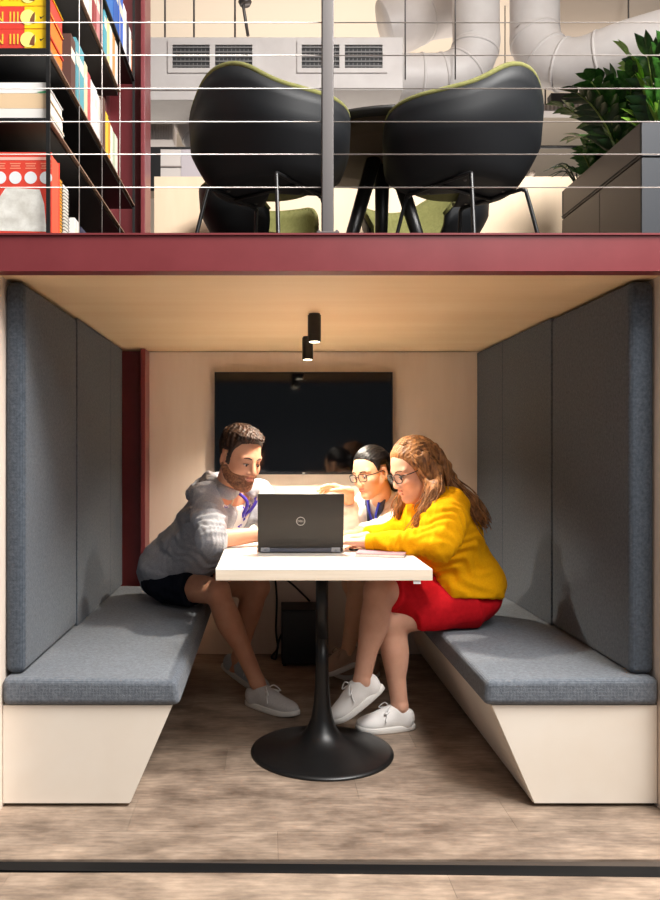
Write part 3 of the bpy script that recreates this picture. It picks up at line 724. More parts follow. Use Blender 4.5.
# ------------------------------------------------------------------ beyond: parapet, hall, ducts
par = tag(box('wall_parapet', -.684, 4, 4.72, 4.78, 1.873, 2.83, mat('parapet_ply', (232, 208, 178), .6, noise=5, rgb2=(225, 198, 166), stretch=(1, 1, .2))), 'pale plywood parapet behind the upper chairs', 'wall', kind='structure')
tag(box('wall_parapet_side', -4, -1.11, 4.60, 4.66, 1.873, 6.0, mat('dark_red_wall', (70, 22, 24), .7)), 'dark red wall behind the bookcase', 'wall', kind='structure')
tag(box('wall_far', -7, 7, 15, 15.1, -.1, 6.0, plaster), 'pale far wall of the office hall', 'wall', kind='structure')
tag(box('ceiling_hall', -7, 7, -7, 15, 6.0, 6.08, mat('hall_ceiling', (236, 222, 204), .9)), 'pale ceiling of the office hall above the ducts', 'ceiling', kind='structure')
DY = 6.4; pd = FOC/DY
def Z(y, d): return EYE+(PY-y)*d/FOC
def Xp(x, d): return (x-PX)*d/FOC
t = thing('ventilation_duct', 'white rectangular ventilation duct with grilles and a round elbow rising', 'duct', (0, DY, Z(95, DY)))
box('duct_box', Xp(120, DY), Xp(403, DY), DY, DY+.5, Z(90, DY), Z(37, DY), duct_white, t, bevel=.006)
box('duct_tray', Xp(120, DY), Xp(330, DY), DY-.02, DY+.45, Z(101, DY), Z(92, DY), duct_white, t, bevel=.004)
gd = mat('grille_dark', (40, 40, 42), .6)
for (a, b) in ((168, 257), (297, 387)):
    xa, xb, za, zb = Xp(a, DY), Xp(b, DY), Z(73.5, DY), Z(41, DY); mid = (xa+xb)/2
    g = MB(); w = .038
    g.box(xa, xb, DY-.016, DY-.001, zb-w, zb); g.box(xa, xb, DY-.016, DY-.001, za, za+w); g.box(xa, xa+w, DY-.016, DY-.001, za+w, zb-w); g.box(xb-w, xb, DY-.016, DY-.001, za+w, zb-w); g.box(mid-.022, mid+.022, DY-.016, DY-.001, za+w, zb-w)
    gf = g.build('grille_frame', duct_white, t)
    for (p, q) in ((xa+w, mid-.022), (mid+.022, xb-w)):
        box('grille_back', p, q, DY-.003, DY-.0012, za+w, zb-w, gd, gf)
        for k in range(5): zc = za+w+.018+k*(zb-za-2*w)/5; box('slat', p, q, DY-.014, DY-.004, zc-.006, zc+.006, mat('slat_grey', (120, 118, 118), .5), gf)
        for k in range(1, 9): xc = p+(q-p)*k/9; box('slat', xc-.003, xc+.003, DY-.0038, DY-.0031, za+w, zb-w, MATS['slat_grey'], gf)
def round_duct(name, pts, r, parent, bands=()):
    sp = smoothpath(pts, 8); tube(name, sp, r, duct_white, parent, n=32)
    for b in bands:
        i = min(len(sp)-2, int(b*(len(sp)-1))); p = np.array(sp[i]); d = np.array(sp[i+1])-p; d = d/np.linalg.norm(d)
        tube('seam_band', [p-d*.009, p+d*.009], r+.008, duct_white, parent, n=32)
rD = 24/pd
zc = Z(64, DY)
round_duct('round_duct', [(Xp(403, DY), DY+.25, zc), (Xp(430, DY), DY+.25, zc), (Xp(452, DY), DY+.25, zc+.01), (Xp(473, DY), DY+.25, zc+.09), (Xp(484, DY), DY+.25, zc+.27), (Xp(484, DY), DY+.25, zc+.5), (Xp(484, DY), DY+.25, 5.99)], rD, t, (.16, .33, .5, .66))
for hx in (405, 455): tube('hanger_rod', [(Xp(hx, DY), DY-.01, Z(80, DY)), (Xp(hx, DY), DY-.01, 5.99)], .006, steel, t, n=6)
t = thing('ventilation_duct', 'white round ventilation duct bending towards the plants on the right', 'duct', (2.3, DY, 4.2))
rE = 25/pd
round_duct('round_duct', [(Xp(545, DY), DY+.25, 5.99), (Xp(545, DY), DY+.25, zc+.5), (Xp(545, DY), DY+.22, zc+.3), (Xp(556, DY), DY+.15, zc+.1), (Xp(580, DY), DY, zc), (Xp(620, DY), DY-.25, zc+.02), (Xp(720, DY), DY-.6, zc+.1)], rE, t, (.33, .46, .6, .75))
t = thing('ventilation_duct', 'wide horizontal duct behind the elbow at the upper right', 'duct', (3, 7.6, 4.6))
tube('round_duct', [(Xp(540, 7.6), 7.6, Z(12, 7.6)), (Xp(800, 7.6), 7.4, Z(2, 7.6))], .32, mat('duct_beige', (196, 180, 164), .55), t, n=32)
t = thing('ventilation_duct', 'grey curved duct partly hidden behind the round elbow', 'duct', (1.2, 7.4, 4.7))
round_duct('round_duct', [(Xp(385, 7.4), 7.4, Z(30, 7.4)), (Xp(405, 7.4), 7.4, Z(22, 7.4)), (Xp(430, 7.4), 7.5, Z(5, 7.4)), (Xp(470, 7.4), 7.6, Z(-6, 7.4))], .26, t, (.5,))
# flexible and ribbed ducts at the left, behind the bookcase corner
DL = 7.1
t = thing('ventilation_duct', 'white round elbow duct below the rectangular one at left', 'duct', (Xp(190, DL), DL, Z(140, DL)))
round_duct('round_duct', [(Xp(196, DL), DL, 4.12), (Xp(196, DL), DL, Z(110, DL)), (Xp(200, DL), DL, Z(130, DL)), (Xp(215, DL), DL, Z(143, DL)), (Xp(260, DL), DL, Z(146, DL))], .19, t, (.4, .55, .7))
t = thing('cable_tray', 'ribbed grey tray under the duct beside the red column', 'tray', (Xp(165, DL), DL, Z(135, DL)))
box('tray_body', Xp(130, DL), Xp(174, DL), DL, DL+.3, Z(120, DL), Z(104, DL), mat('tray_grey', (150, 140, 134), .5), t)
box('ribbed_body', Xp(130, DL), Xp(174, DL), DL-.1, DL+.2, Z(144, DL), Z(126, DL), duct_white, t)
for k in range(14): x = Xp(137+k*2.6, DL); box('rib', x, x+.009, DL-.115, DL-.1005, Z(143, DL), Z(128, DL), duct_white, t)
for k in range(3): tube('rod', [(Xp(150+k*7, DL), DL-.1, Z(80, DL)), (Xp(160+k*7, DL), DL-.1, Z(108, DL))], .016, duct_white, t, n=8)
t = thing('monitor', 'white screen with a black side edge standing behind the parapet', 'monitor', (Xp(180, 5.1), 5.1, Z(185, 5.1)))
box('edge_frame', Xp(150, 5.1), Xp(161, 5.1), 5.08, 5.12, Z(190, 5.1), Z(148, 5.1), black_metal, t)
box('top_frame', Xp(161, 5.1), Xp(240, 5.1), 5.08, 5.12, Z(150, 5.1), Z(148, 5.1), black_metal, t)
box('screen', Xp(161, 5.1), Xp(181, 5.1), 5.085, 5.11, Z(190, 5.1), Z(150, 5.1), mat('screen_white', (196, 188, 182), .5), t)
box('screen_half', Xp(181.3, 5.1), Xp(240, 5.1), 5.085, 5.11, Z(190, 5.1), Z(150, 5.1), mat('screen_lilac', (178, 170, 174), .5), t)
box('crossbar', Xp(161, 5.1), Xp(182, 5.1), 5.075, 5.0845, Z(168, 5.1), Z(167, 5.1), mat('tray_grey', (150, 140, 134)), t)
box('stand', Xp(190, 5.1), Xp(200, 5.1), 5.1, 5.12, .0, Z(189, 5.1), black_metal, t)
t = thing('cable_tray', 'perforated cable tray hanging behind the right black chair', 'tray', (Xp(580, 7.0), 7.0, Z(110, 7.0)))
box('tray_body', Xp(540, 7.0), Xp(640, 7.0), 7.0, 7.14, Z(111, 7.0), Z(104, 7.0), duct_white, t)
for k in range(22): x = Xp(545+k*4, 7.0); box('rib', x, x+.015, 6.985, 6.9995, Z(110, 7.0), Z(105, 7.0), mat('tray_grey', (150, 140, 134)), t)
box('dark_bracket', Xp(552, 7.0), Xp(596, 7.0), 7.02, 7.12, Z(104, 7.0)+.001, Z(92, 7.0), gd, t)
for hx in (548, 632): tube('hanger_rod', [(Xp(hx, 7.0), 7.07, Z(104, 7.0)), (Xp(hx, 7.0), 7.07, 6.0)], .008, steel, t, n=6)
t = thing('pipe', 'thin black pipe crossing the hall behind the right chair', 'pipe', (Xp(570, 8.5), 8.5, Z(147, 8.5)))
tube('pipe_run', [(Xp(500, 8.5), 8.5, Z(147, 8.5)), (Xp(640, 8.5), 8.5, Z(147, 8.5))], .018, black_metal, t, n=8)
for hx in (505, 635): tube('hanger_rod', [(Xp(hx, 8.5), 8.5, Z(147, 8.5)), (Xp(hx, 8.5), 8.5, 6.0)], .006, steel, t, n=6)
t = thing('strip_lamp', 'slim grey strip lamp hanging in the hall behind the right chair', 'lamp', (Xp(545, 9), 9.5, Z(165, 9)))
tube('strip_body', [(Xp(533, 9), 9, Z(173, 9)), (Xp(558, 9), 10.5, Z(152, 9.2))], .03, mat('strip_grey', (150, 138, 128), .5), t, n=8)
for q in (.2, .8): x_, y_, z_ = Xp(533, 9)+q*(Xp(558, 9)-Xp(533, 9)), 9+1.5*q, Z(173, 9)+q*(Z(152, 9.2)-Z(173, 9)); tube('suspension_wire', [(x_, y_, z_), (x_, y_, 6.0)], .003, steel, t, n=5)
for i, (hx, d_) in enumerate(((165, 7.2), (194, 7.2), (235, 7.2))):
    tag(tube('hanger_rod', [(Xp(hx, d_), d_, Z(38, d_)), (Xp(hx, d_), d_, 6.0)], .009, steel, n=6), ('thin rod hanging nearest the red column above the duct', 'middle thin rod above the left grille', 'thin rod above the gap between the grilles')[i], 'rod', 'hanger rods')
t = thing('pipe_bracket', 'steel bracket with a round end hanging left of the post', 'bracket', (Xp(247, 6.9), 6.9, 4.7))
tube('arm', [(Xp(248, 6.9), 6.9, Z(36, 6.9)), (Xp(243, 6.9), 6.9, Z(4, 6.9)), (Xp(243, 6.9), 6.9, 6.0)], .014, steel, t, n=8)
lathe('knob', [(.045, -.03), (.06, 0), (.045, .03)], (Xp(245, 6.9), 6.9, Z(2, 6.9)), steel, t, n=16)

# ------------------------------------------------------------------ people
def unit(v): v = np.array(v, float); return v/np.linalg.norm(v)
def frame(fwd, up=(0, 0, 1), roll=0.):
    f = unit(fwd); l = unit(np.cross(up, f)); u = np.cross(f, l)
    if roll: l, u = l*math.cos(roll)+u*math.sin(roll), u*math.cos(roll)-l*math.sin(roll)
    return np.stack([f, l, u], 1)
def head_shape(s=1., jaw=1., nose=1.):
    """head in its own frame: x forward, y left, z up, centre midway between chin and crown"""
    h = Shape()
    h.ell((-.014, 0, .034), (.098, .077, .087), k=.01)
    h.ell((.024, 0, -.03), (.064, .063*jaw, .088), k=.03)
    for q in (-1, 1):
        h.cap((.0, q*.05*jaw, -.055), (.055, q*.018, -.1), .022*jaw, .018, k=.025)
        h.ell((.052, q*.041, -.03), (.028, .024, .024), k=.02)
        h.cap((.076, q*.012, .022), (.064, q*.048, .02), .010, .009, k=.014)
    h.ell((.071, 0, -.1), (.02, .022, .018), k=.02)
    for q in (-1, 1): h.ell((.098, q*.033, -.001), (.02, .021, .014), k=.016, sub=True)
    for q in (-1, 1): h.ell((.068, q*.032, -.003), (.0145, .016, .0125), k=.006)
    h.cap((.083, 0, .008), (.1*nose+.004, 0, -.034), .0085, .0125*nose, k=.012)
    for q in (-1, 1): h.ell((.091, q*.0125, -.04), (.011, .0085, .0085), k=.007)
    h.ell((.075, 0, -.066), (.016, .026, .018), k=.012)
    h.cap((.086, -.013, -.0605), (.086, .013, -.0605), .0058, k=.004)
    h.cap((.0855, -.011, -.0715), (.0855, .011, -.0715), .0064, k=.004)
    h.cap((.099, -.02, -.066), (.099, .02, -.066), .0035, k=.003, sub=True)
    for q in (-1, 1):
        h.ell((-.012, q*.079, -.012), (.022, .010, .034), k=.008)
        h.ell((-.006, q*.088, -.008), (.012, .007, .022), k=.006, sub=True)
    if s != 1:
        for i, o in enumerate(h.ops):
            if o[0] == 'cap': h.ops[i] = ('cap', o[1]*s, o[2]*s, o[3]*s, o[4]*s, o[5], o[6])
            else: h.ops[i] = ('ell', o[1]*s, o[2]*s, o[3], 0, o[5], o[6])
    return h
def local_mesh(name, A, ax, M, c, m, parent):
    V, F = nets(A, ax); return mesh_np(name, V@np.array(M).T+np.array(c), F, m, parent)
def head_layer(name, h, M, c, m, parent, offset, region, res=.0035, noise=0., seed=1):
    """a layer hugging the head (hair cap, beard): offset(X,Y,Z) thick where region(X,Y,Z) < 0"""
    lo, hi = h.bounds(.04); A, ax = h.eval(lo, hi, res); X, Y, Z_ = np.meshgrid(*ax, indexing='ij', sparse=True)
    off = offset(X, Y, Z_); D = A-off
    if noise: D = D+wrinkle(ax, noise, 240, seed)
    rg = region(X, Y, Z_); k = .008; hh = np.maximum(k-np.abs(D-rg), 0)/k
    return local_mesh(name, (np.maximum(D, rg)+hh*hh*k*.25).astype(np.float32), ax, M, c, m, parent)
def cap_hair(name, h, M, c, m, parent, line, thick, res=.0035, noise=0., seed=1, ramp=.03, strand=None):
    """hair growing above a hairline z = line(x); thickness fades in from the line"""
    lx, lz = zip(*line)
    L_ = lambda X: np.interp(X, lx, lz)
    def off(X, Y, Z_):
        t = thick(X, Y, Z_)*np.clip((Z_-L_(X))/ramp+.1, .1, 1)
        return t if strand is None else t+strand(X, Y, Z_)
    return head_layer(name, h, M, c, m, parent, off, lambda X, Y, Z_: (L_(X)-Z_)*.5+0*Y, res, noise, seed)
def face_bits(h_s, M, c, parent, brow, lip, look=0., lash=(30, 20, 16), iris=(60, 40, 30), browr=.0035):
    T = lambda p: np.array(M)@(np.array(p)*h_s)+np.array(c)
    for q in (-1, 1):
        tube('eyebrow', [T(p) for p in smoothpath([(.0885, q*.014, .0195), (.0845, q*.032, .0245), (.0715, q*.05, .0195)], 4)], [.0022*h_s, .003, browr, browr, browr, browr*.9, .003, .0022, .0012], brow, parent, n=6)
        e = Shape(); e.ell((.0715*h_s, q*.032*h_s, -.0055*h_s), (.0125*h_s, .0125*h_s, .0058*h_s), k=.001)
        eo = solid('eye', e.moved(M, c), .0015, mat('eye_white', (226, 216, 208), .25), parent)
        iv, fv = tubev([T((.0815, q*.032+.001, -.0075)), T((.0845, q*.032+.001, -.0078))], [.0052, .0046], 14)
        mk('iris', iv, fv, mat('iris_%d' % iris[0], iris, .2), eo, smooth=True)
        tube('eyelashes', [T(p) for p in smoothpath([(.0815, q*.0185, -.004), (.0858, q*.032, -.0005), (.0765, q*.0465, -.0035)], 4)], .0016, mat('lashes_%d' % lash[0], lash, .7), parent, n=5)
    lp = Shape()
    lp.cap((.0868, -.013, -.0605), (.0868, .013, -.0605), .006, k=.002); lp.ell((.0875, 0, -.061), (.0062, .014, .0055), k=.003)
    lp.cap((.0862, -.011, -.0715), (.0862, .011, -.0715), .0066, k=.002)
    lp.cap((.100, -.02, -.066), (.100, .02, -.066), .0042, k=.003, sub=True)
    sc_ = Shape(); sc_.ops = [(o[0], o[1]*h_s, o[2]*h_s if o[0] == 'cap' else o[2]*h_s)+((o[3]*h_s, o[4]*h_s) if o[0] == 'cap' else (o[3], 0))+o[5:] for o in lp.ops]
    solid('lips', sc_.moved(M, c), .0018, lip, parent)
def hand(sh, wrist, d, n, side, curl=(.5, .55, .6, .6), thumb=.4, s=1.):
    """adds palm, four fingers and thumb; d = finger direction, n = palm normal, side = +1/-1 puts the thumb on cross(n,d)*side"""
    w = np.array(wrist, float); d = unit(d); n = unit(np.array(n)-d*np.dot(n, d)); sd = np.cross(n, d)*side
    kn = []
    for i, (o, l) in enumerate(zip((.029, .0095, -.0105, -.0285), (.083, .088, .083, .075))):
        k_ = w+d*l*s+sd*o*s; kn.append(k_); sh.cap(w+sd*o*.55*s+d*.008, k_, .0155*s, .0125*s, k=.012)
    for i, L in enumerate((.072, .082, .076, .058)):
        p = kn[i]; a = 0.; r = .0092*s
        for j, fr in enumerate((.45, .31, .24)):
            a += curl[i]*(.75, 1.0, .65)[j]; v = d*math.cos(a)+n*math.sin(a)+sd*(.10, .03, -.04, -.1)[i]*(1 if j == 0 else .4)
            q = p+unit(v)*L*fr*s; sh.cap(p, q, r, r*.92, k=.0035); p = q; r *= .92
    p = w+d*.022*s+sd*.024*s+n*.006; v1 = unit(d*.62+sd*.72+n*.3); q = p+v1*.042*s; sh.cap(p, q, .0155*s, .0115*s, k=.012)
    v2 = unit(d*.85+sd*(.45-thumb)+n*.35); r_ = q+v2*.031*s; sh.cap(q, r_, .011*s, .0098*s, k=.004); v3 = unit(d*.9+sd*(.2-thumb)+n*.35); sh.cap(r_, r_+v3*.024*s, .0098*s, .0082*s, k=.004)
def leg(sh, hip, knee, ank, rt=.082, rk=.056, rc=.055, ra=.036, k=.03):
    hip, knee, ank = map(lambda v: np.array(v, float), (hip, knee, ank))
    ax_ = unit(ank-knee); back = np.cross(np.cross(ax_, unit(hip-knee)), ax_); back = unit(back)
    sh.cap(hip, knee, rt, rk, k=k); c1 = knee+(ank-knee)*.3+back*.016
    sh.cap(knee, ank, rk*.92, ra, k=.02); sh.ell(c1, (rc, rc, .125), np.stack([back, np.cross(ax_, back), ax_], 1), k=.03)
    sh.ell(knee-back*.012+(hip-knee)*.02, (.042, .042, .05), k=.03)
    sh.cap(ank, ank+ax_*.05, ra, ra*.95, k=.01)
    side = np.cross(ax_, back)
    for q in (-1, 1): sh.ell(ank+side*q*.028, (.014, .014, .018), k=.012)
def shoe(origin, fwd, up, upper, sole, parent, L=.285, lace=None, seed=0):
    """origin = point on the ground under the ankle"""
    M = frame(fwd, up); c = np.array(origin, float); k = L/.285
    s = Shape()
    s.ell((.135*k, 0, .036), (.075*k, .045, .034), k=.02); s.ell((.07*k, 0, .045), (.085*k, .042, .04), k=.02)
    s.ell((-.022*k, 0, .05), (.052*k, .038, .055), k=.02); s.cap((.075*k, 0, .056), (.015*k, 0, .085), .032, .034, k=.025)
    s.cut((0, 0, .012), (0, 0, -1), .004); s.cut((.0, 0, .098), (-.25, 0, 1), .006)
    s.cap((-.008, 0, .13), (-.002, 0, .07), .034, .026, k=.006, sub=True)
    up_o = solid('shoe', s.moved(M, c), .004, upper, parent)
    so = MB(); pr = []
    for i in range(40):
        a = 2*math.pi*i/40; ca, sa = math.cos(a), math.sin(a)
        x = .068*k+.146*k*np.sign(ca)*abs(ca)**.85; w = (.040+.011*np.clip((x-.02)/.12, -.4, 1)); pr.append((x, w*np.sign(sa)*abs(sa)**.8+.006*np.clip((x-.05)/.1, -1, 1)*0))
    zz_ = lambda x: .012*max(0, (x-.12*k)/(.1*k))**2
    v = []; f = []; n = 40
    for (g, z) in ((.93, 0), (1., .004), (1.0, .022), (.94, .027)):
        for (x, y) in pr: v.append(M@np.array(((x-.068*k)*g+.068*k, y*g, z+zz_(x)))+c)
    for r_ in range(3):
        for j in range(n): f.append((r_*n+j, r_*n+(j+1) % n, (r_+1)*n+(j+1) % n, (r_+1)*n+j))
    f.append(tuple(range(n))[::-1]); f.append(tuple(3*n+j for j in range(n)))
    mk('sole', v, f, sole, up_o, smooth=True)
    lm_ = MB(); T = lambda p: M@np.array(p)+c
    for i in range(4):
        x = (.045+.022*i)*k; zt = .094-.0105*i
        lm_.tube([T(p) for p in smoothpath([(x, -.03, zt-.016), (x+.006, -.012, zt), (x+.011, .012, zt), (x+.018, .03, zt-.018)], 3)], .0034, n=5)
        lm_.tube([T(p) for p in smoothpath([(x, .03, zt-.016), (x+.006, .012, zt+.001), (x+.011, -.012, zt+.001), (x+.018, -.03, zt-.018)], 3)], .0034, n=5)
    for q in (-1, 1):
        lm_.tube([T(p) for p in smoothpath([(.045*k, 0, .096), (.06*k, q*.028, .11), (.085*k, q*.045, .085), (.06*k, q*.03, .09), (.045*k, 0, .096)], 4)], .003, n=5)
        lm_.tube([T(p) for p in smoothpath([(.045*k, 0, .096), (.07*k, q*.036, .085), (.085*k, q*.052, .05)], 4)], .003, n=5)
    lm_.build('laces', lace or sole, up_o, smooth=True)
    return up_o
def glasses(M, c, s, m, parent, w=.025, h=.019, x=.098):
    T = lambda p: np.array(M)@(np.array(p)*s)+np.array(c)
    e = MB()
    for q in (-1, 1):
        loop = []
        for i in range(28):
            a = 2*math.pi*i/28; ca, sa = math.cos(a), math.sin(a)
            loop.append(T((x-abs(q*.033+w*np.sign(ca)*abs(ca)**.6)**2*1.6, q*.033+w*np.sign(ca)*abs(ca)**.6, -.004+h*np.sign(sa)*abs(sa)**.6)))
        e.tube(loop, .0021, n=6, closed=True)
        e.tube([T((x-.005, q*.058, .006)), T((.06, q*.0785, .004)), T((.0, q*.0835, .004)), T((-.012, q*.084, -.008))], .0021, n=6)
    e.tube([T((x-.001, -.008, .002)), T((x+.004, 0, .004)), T((x-.001, .008, .002))], .0021, n=6)
    o = e.build('glasses', m, parent, smooth=True)
    for q in (-1, 1):
        v = [T((x-.002-abs(q*.033)**2*1.6, q*.033+w*np.sign(math.cos(a))*abs(math.cos(a))**.6, -.004+h*np.sign(math.sin(a))*abs(math.sin(a))**.6)) for a in np.linspace(0, 2*math.pi, 24, endpoint=False)]
        mk('lens', v, [tuple(range(24))], LENS, o)
LENS = bpy.data.materials.new('clear_lens'); LENS.use_nodes = True
_n = LENS.node_tree.nodes; _l = LENS.node_tree.links
_t = _n.new('ShaderNodeBsdfTransparent'); _g = _n.new('ShaderNodeBsdfGlossy'); _g.inputs['Roughness'].default_value = .05; _m = _n.new('ShaderNodeMixShader'); _m.inputs[0].default_value = .1
_l.new(_t.outputs[0], _m.inputs[1]); _l.new(_g.outputs[0], _m.inputs[2]); _l.new(_m.outputs[0], _n['Material Output'].inputs[0])

skin_a = mat('skin_fair_tan', (214, 158, 128), .5, sss=.12, noise=14, rgb2=(206, 146, 116), spec=.35)
skin_b = mat('skin_fair', (224, 172, 146), .5, sss=.12, noise=14, rgb2=(216, 162, 136), spec=.35)
skin_c = mat('skin_light', (226, 178, 144), .5, sss=.12, noise=14, rgb2=(218, 168, 134), spec=.35)
lip_a = mat('lip_a', (176, 104, 92), .45); lip_b = mat('lip_b', (198, 128, 114), .4)
def hairmat(name, a, b, rough=.55):
    return mat(name, a, rough, noise=70, rgb2=b, stretch=(1, 1, .15), bump=(220, .6, .003), spec=.3)

# ---- the man
LOCM = (-.5, 3.9, .43)
man = thing('person', 'bearded man in a grey zip hoodie and dark shorts leaning on the table', 'person', LOCM)
HM = frame((.62, -.70, -.30), roll=-.06); HCM = np.array((-.120, 3.42, 1.150)); HS = 1.035
pel = np.array((-.48, 3.95, .545)); shR = np.array((-.272, 3.50, .972)); shL = np.array((-.05, 3.73, .975)); nk = np.array((-.185, 3.60, 1.015))
elR = np.array((-.238, 3.30, .806)); wrR = np.array((.005, 3.415, .822)); elL = np.array((.03, 3.60, .815)); wrL = np.array((.115, 3.44, .825))
hipR = np.array((-.49, 3.85, .53)); hipL = np.array((-.47, 4.06, .53)); knR = np.array((-.235, 3.655, .525)); knL = np.array((-.05, 3.93, .5)); anR = np.array((-.052, 3.615, .122)); anL = np.array((-.15, 3.95, .135))
hd = head_shape(HS, 1.04, 1.0)
b = Shape()
b.cap(pel, (pel+nk)/2, .1, .11, k=.03).cap((pel+nk)/2, nk-np.array((.02, -.02, .06)), .11, .1, k=.03).cap(shR, shL, .05, .05, k=.04)
b.cap(nk-np.array((.0, -.0, .03)), HCM+HM@np.array((-.028, 0, -.06)), .066, .056, k=.02)
b.ops += hd.moved(HM, HCM).ops
leg(b, hipR, knR, anR, .084, .058, .056, .036); leg(b, hipL, knL, anL, .084, .058, .056, .036)
b.cap(shR, elR, .05, .042, k=.02).cap(elR, wrR, .043, .028, k=.012); b.cap(shL, elL, .05, .042, k=.02).cap(elL, wrL, .042, .028, k=.012)
hand(b, wrR, (.85, .45, 0), (0, 0, -1), 1, (.25, .3, .3, .35)); hand(b, wrL, (.55, -.8, 0), (0, 0, -1), -1, (.3, .35, .35, .4))
solid('body', b, .0045, skin_a, man)
face_bits(HS, HM, HCM, man, mat('brow_brown', (62, 38, 26), .8), lip_a)
hair_m = hairmat('hair_dark_brown', (24, 15, 11), (62, 39, 25))
cap_hair('hair', hd, HM, HCM, hair_m, man, [(-.13, -.075), (-.065, -.065), (-.05, -.05), (-.04, .022), (.004, .026), (.009, -.035), (.02, -.035), (.027, .035), (.048, .072), (.07, .082), (.13, .09)],
         lambda X, Y, Z_: .0035+.005*np.clip((Z_-.02)/.03, 0, 1)+.013*np.clip((Z_-.06)/.05, 0, 1)+.009*np.clip((Z_-.085)/.03, 0, 1)*np.clip(X/.06, 0, 1), noise=.004, seed=3, ramp=.02,
         strand=lambda X, Y, Z_: .0022*np.sin(X*210+Y*330+9*np.sin(Y*40))*np.clip((Z_-.04)/.05, 0, 1))
sb = lambda X, Y, Z_: np.maximum(np.maximum(np.abs(X-.012)-.016, np.abs(Z_+.02)-.06), .05-np.abs(Y))
beard = mat('beard_brown', (92, 56, 36), .7, noise=120, rgb2=(150, 98, 66), bump=(400, .6, .002))
def beard_region(X, Y, Z_):
    low = (Z_+.052+.45*(X-.05)*0)+.0*X                       # below the cheek line
    cheek = Z_+.028+np.minimum(X-.005, .045)*.55                          # slanting from sideburn to mouth corner
    r = np.maximum(cheek, -.012-X)
    mouth = -(np.sqrt(((Y)/.021)**2+((Z_+.066)/.0105)**2)-1)*.01
    nose_ = Z_+.053
    r = np.maximum(r, np.where(X > .05, nose_, -1)); r = np.maximum(r, np.where(X > .06, mouth, -1))
    return r
head_layer('beard', hd, HM, HCM, beard, man, lambda X, Y, Z_: .0034+.003*np.clip((-.07-Z_)/.03, 0, 1)+0*X+0*Y, beard_region, noise=.0025, seed=4)
# hoodie
f45 = unit((shL-shR)*np.array((1, 1, 0))); fw = np.array((f45[1], -f45[0], 0))        # chest normal
up_t = unit(nk-pel); Rt = np.stack([unit(np.cross(up_t, np.cross(fw, up_t))*0+fw-up_t*np.dot(fw, up_t)), f45, up_t], 1)
cm = (shR+shL)/2
hood_m = mat('grey_marl_jersey', (152, 154, 162), .95, noise=160, rgb2=(172, 173, 179), bump=(90, .35, .004), spec=.1)
tee_m = mat('white_tee_violet_print', (236, 232, 230), .9, noise=26, rgb2=(70, 50, 170), ramp=(.60, .63), spec=.1)
tee = Shape(); tee.ell(cm+up_t*-.13, (.122, .165, .2), Rt, k=.03); tee.cap(shR, shL, .062, .062, k=.04)
tee.cap(nk-up_t*.03, nk+up_t*.012, .075, .066, k=.02); tee.cut(nk+up_t*.01+fw*.0, up_t+fw*.35, .004)
solid('t_shirt', tee, .006, tee_m, man, wr=(.003, 40), seed=2)
j = Shape()
j.ell(cm+up_t*-.12+fw*-.012, (.143, .195, .2), Rt, k=.04)
j.cap(pel+np.array((.0, 0, .035)), pel*.5+cm*.5, .165, .158, k=.06)
j.ell(pel+np.array((-.0, -.02, .06)), (.16, .19, .13), frame((1, -.5, 0)), k=.05)
j.cap(shR-fw*.01, shR+(elR-shR)*.5, .078, .066, k=.04).cap(shR+(elR-shR)*.5, elR, .069, .064, k=.03).cone(elR, elR+(wrR-elR)*.12, .064, .054, k=.03)
j.ell(elR+(elR-wrR)*.03, (.064, .064, .058), k=.03)
j.cap(shL, elL, .076, .062, k=.04).cone(elL, elL+(wrL-elL)*.35, .06, .05, k=.02)
j.cut(wrR*.86+elR*.14, wrR-elR, .004, c=elR*.5+wrR*.5, r=.2) if False else None
# hood lying round the neck
for q in np.linspace(0, 1, 7): j.cap(cm+fw*(.17)+up_t*(.06-.30*q), cm+fw*.03+up_t*(.09-.28*q), .075-.035*q, .05-.02*q, k=.012, sub=True)
j.cut(pel+np.array((0, 0, -.062)), (.22, 0, -1), .006)
solid('hoodie', j, .0055, hood_m, man, wr=(.008, 26), seed=5, wr2=(.0035, 70), folds=[(elR*.7+shR*.3, elR-shR, .13, .006, .035), (elR, wrR-elR, .07, .005, .02), (pel*.6+cm*.4+np.array((.1, -.12, 0)), (.5, -.3, .8), .16, .007, .05), (shR-up_t*.12, (.3, .3, .9), .1, .006, .045)])
hs = Shape()
hp = []
for a in np.linspace(-2.5, 2.5, 15):
    hp.append(nk-fw*math.cos(a)*.1+f45*math.sin(a)*.098+up_t*(.030-.03*(1-math.cos(a)))+fw*.02*(1-math.cos(a)))
hs.chain(hp, [.022+.022*math.cos(a*.5) for a in np.linspace(-2.5, 2.5, 15)], k=.02); hs.ell(nk-fw*.13-up_t*.03, (.06, .115, .07), Rt, k=.03)
solid('hood', hs, .005, hood_m, man, wr=(.007, 50), seed=31, wr2=(.003, 110))
for q in (-1, 1):
    base = nk+fw*.085+f45*q*.05; tube('drawstring', smoothpath([base+up_t*.0, base+fw*.05-up_t*.07, base+fw*.056-up_t*.17-f45*q*.01], 5), .0035, mat('cord_cream', (214, 200, 170), .8), man, n=6)
tube('zip', smoothpath([cm+fw*.115+f45*.045+up_t*.02, cm+fw*.14+f45*.03-up_t*.08, cm+fw*.148+f45*.012-up_t*.2], 5), .004, mat('zip_metal', (170, 160, 140), .4, metal=.6), man, n=6)
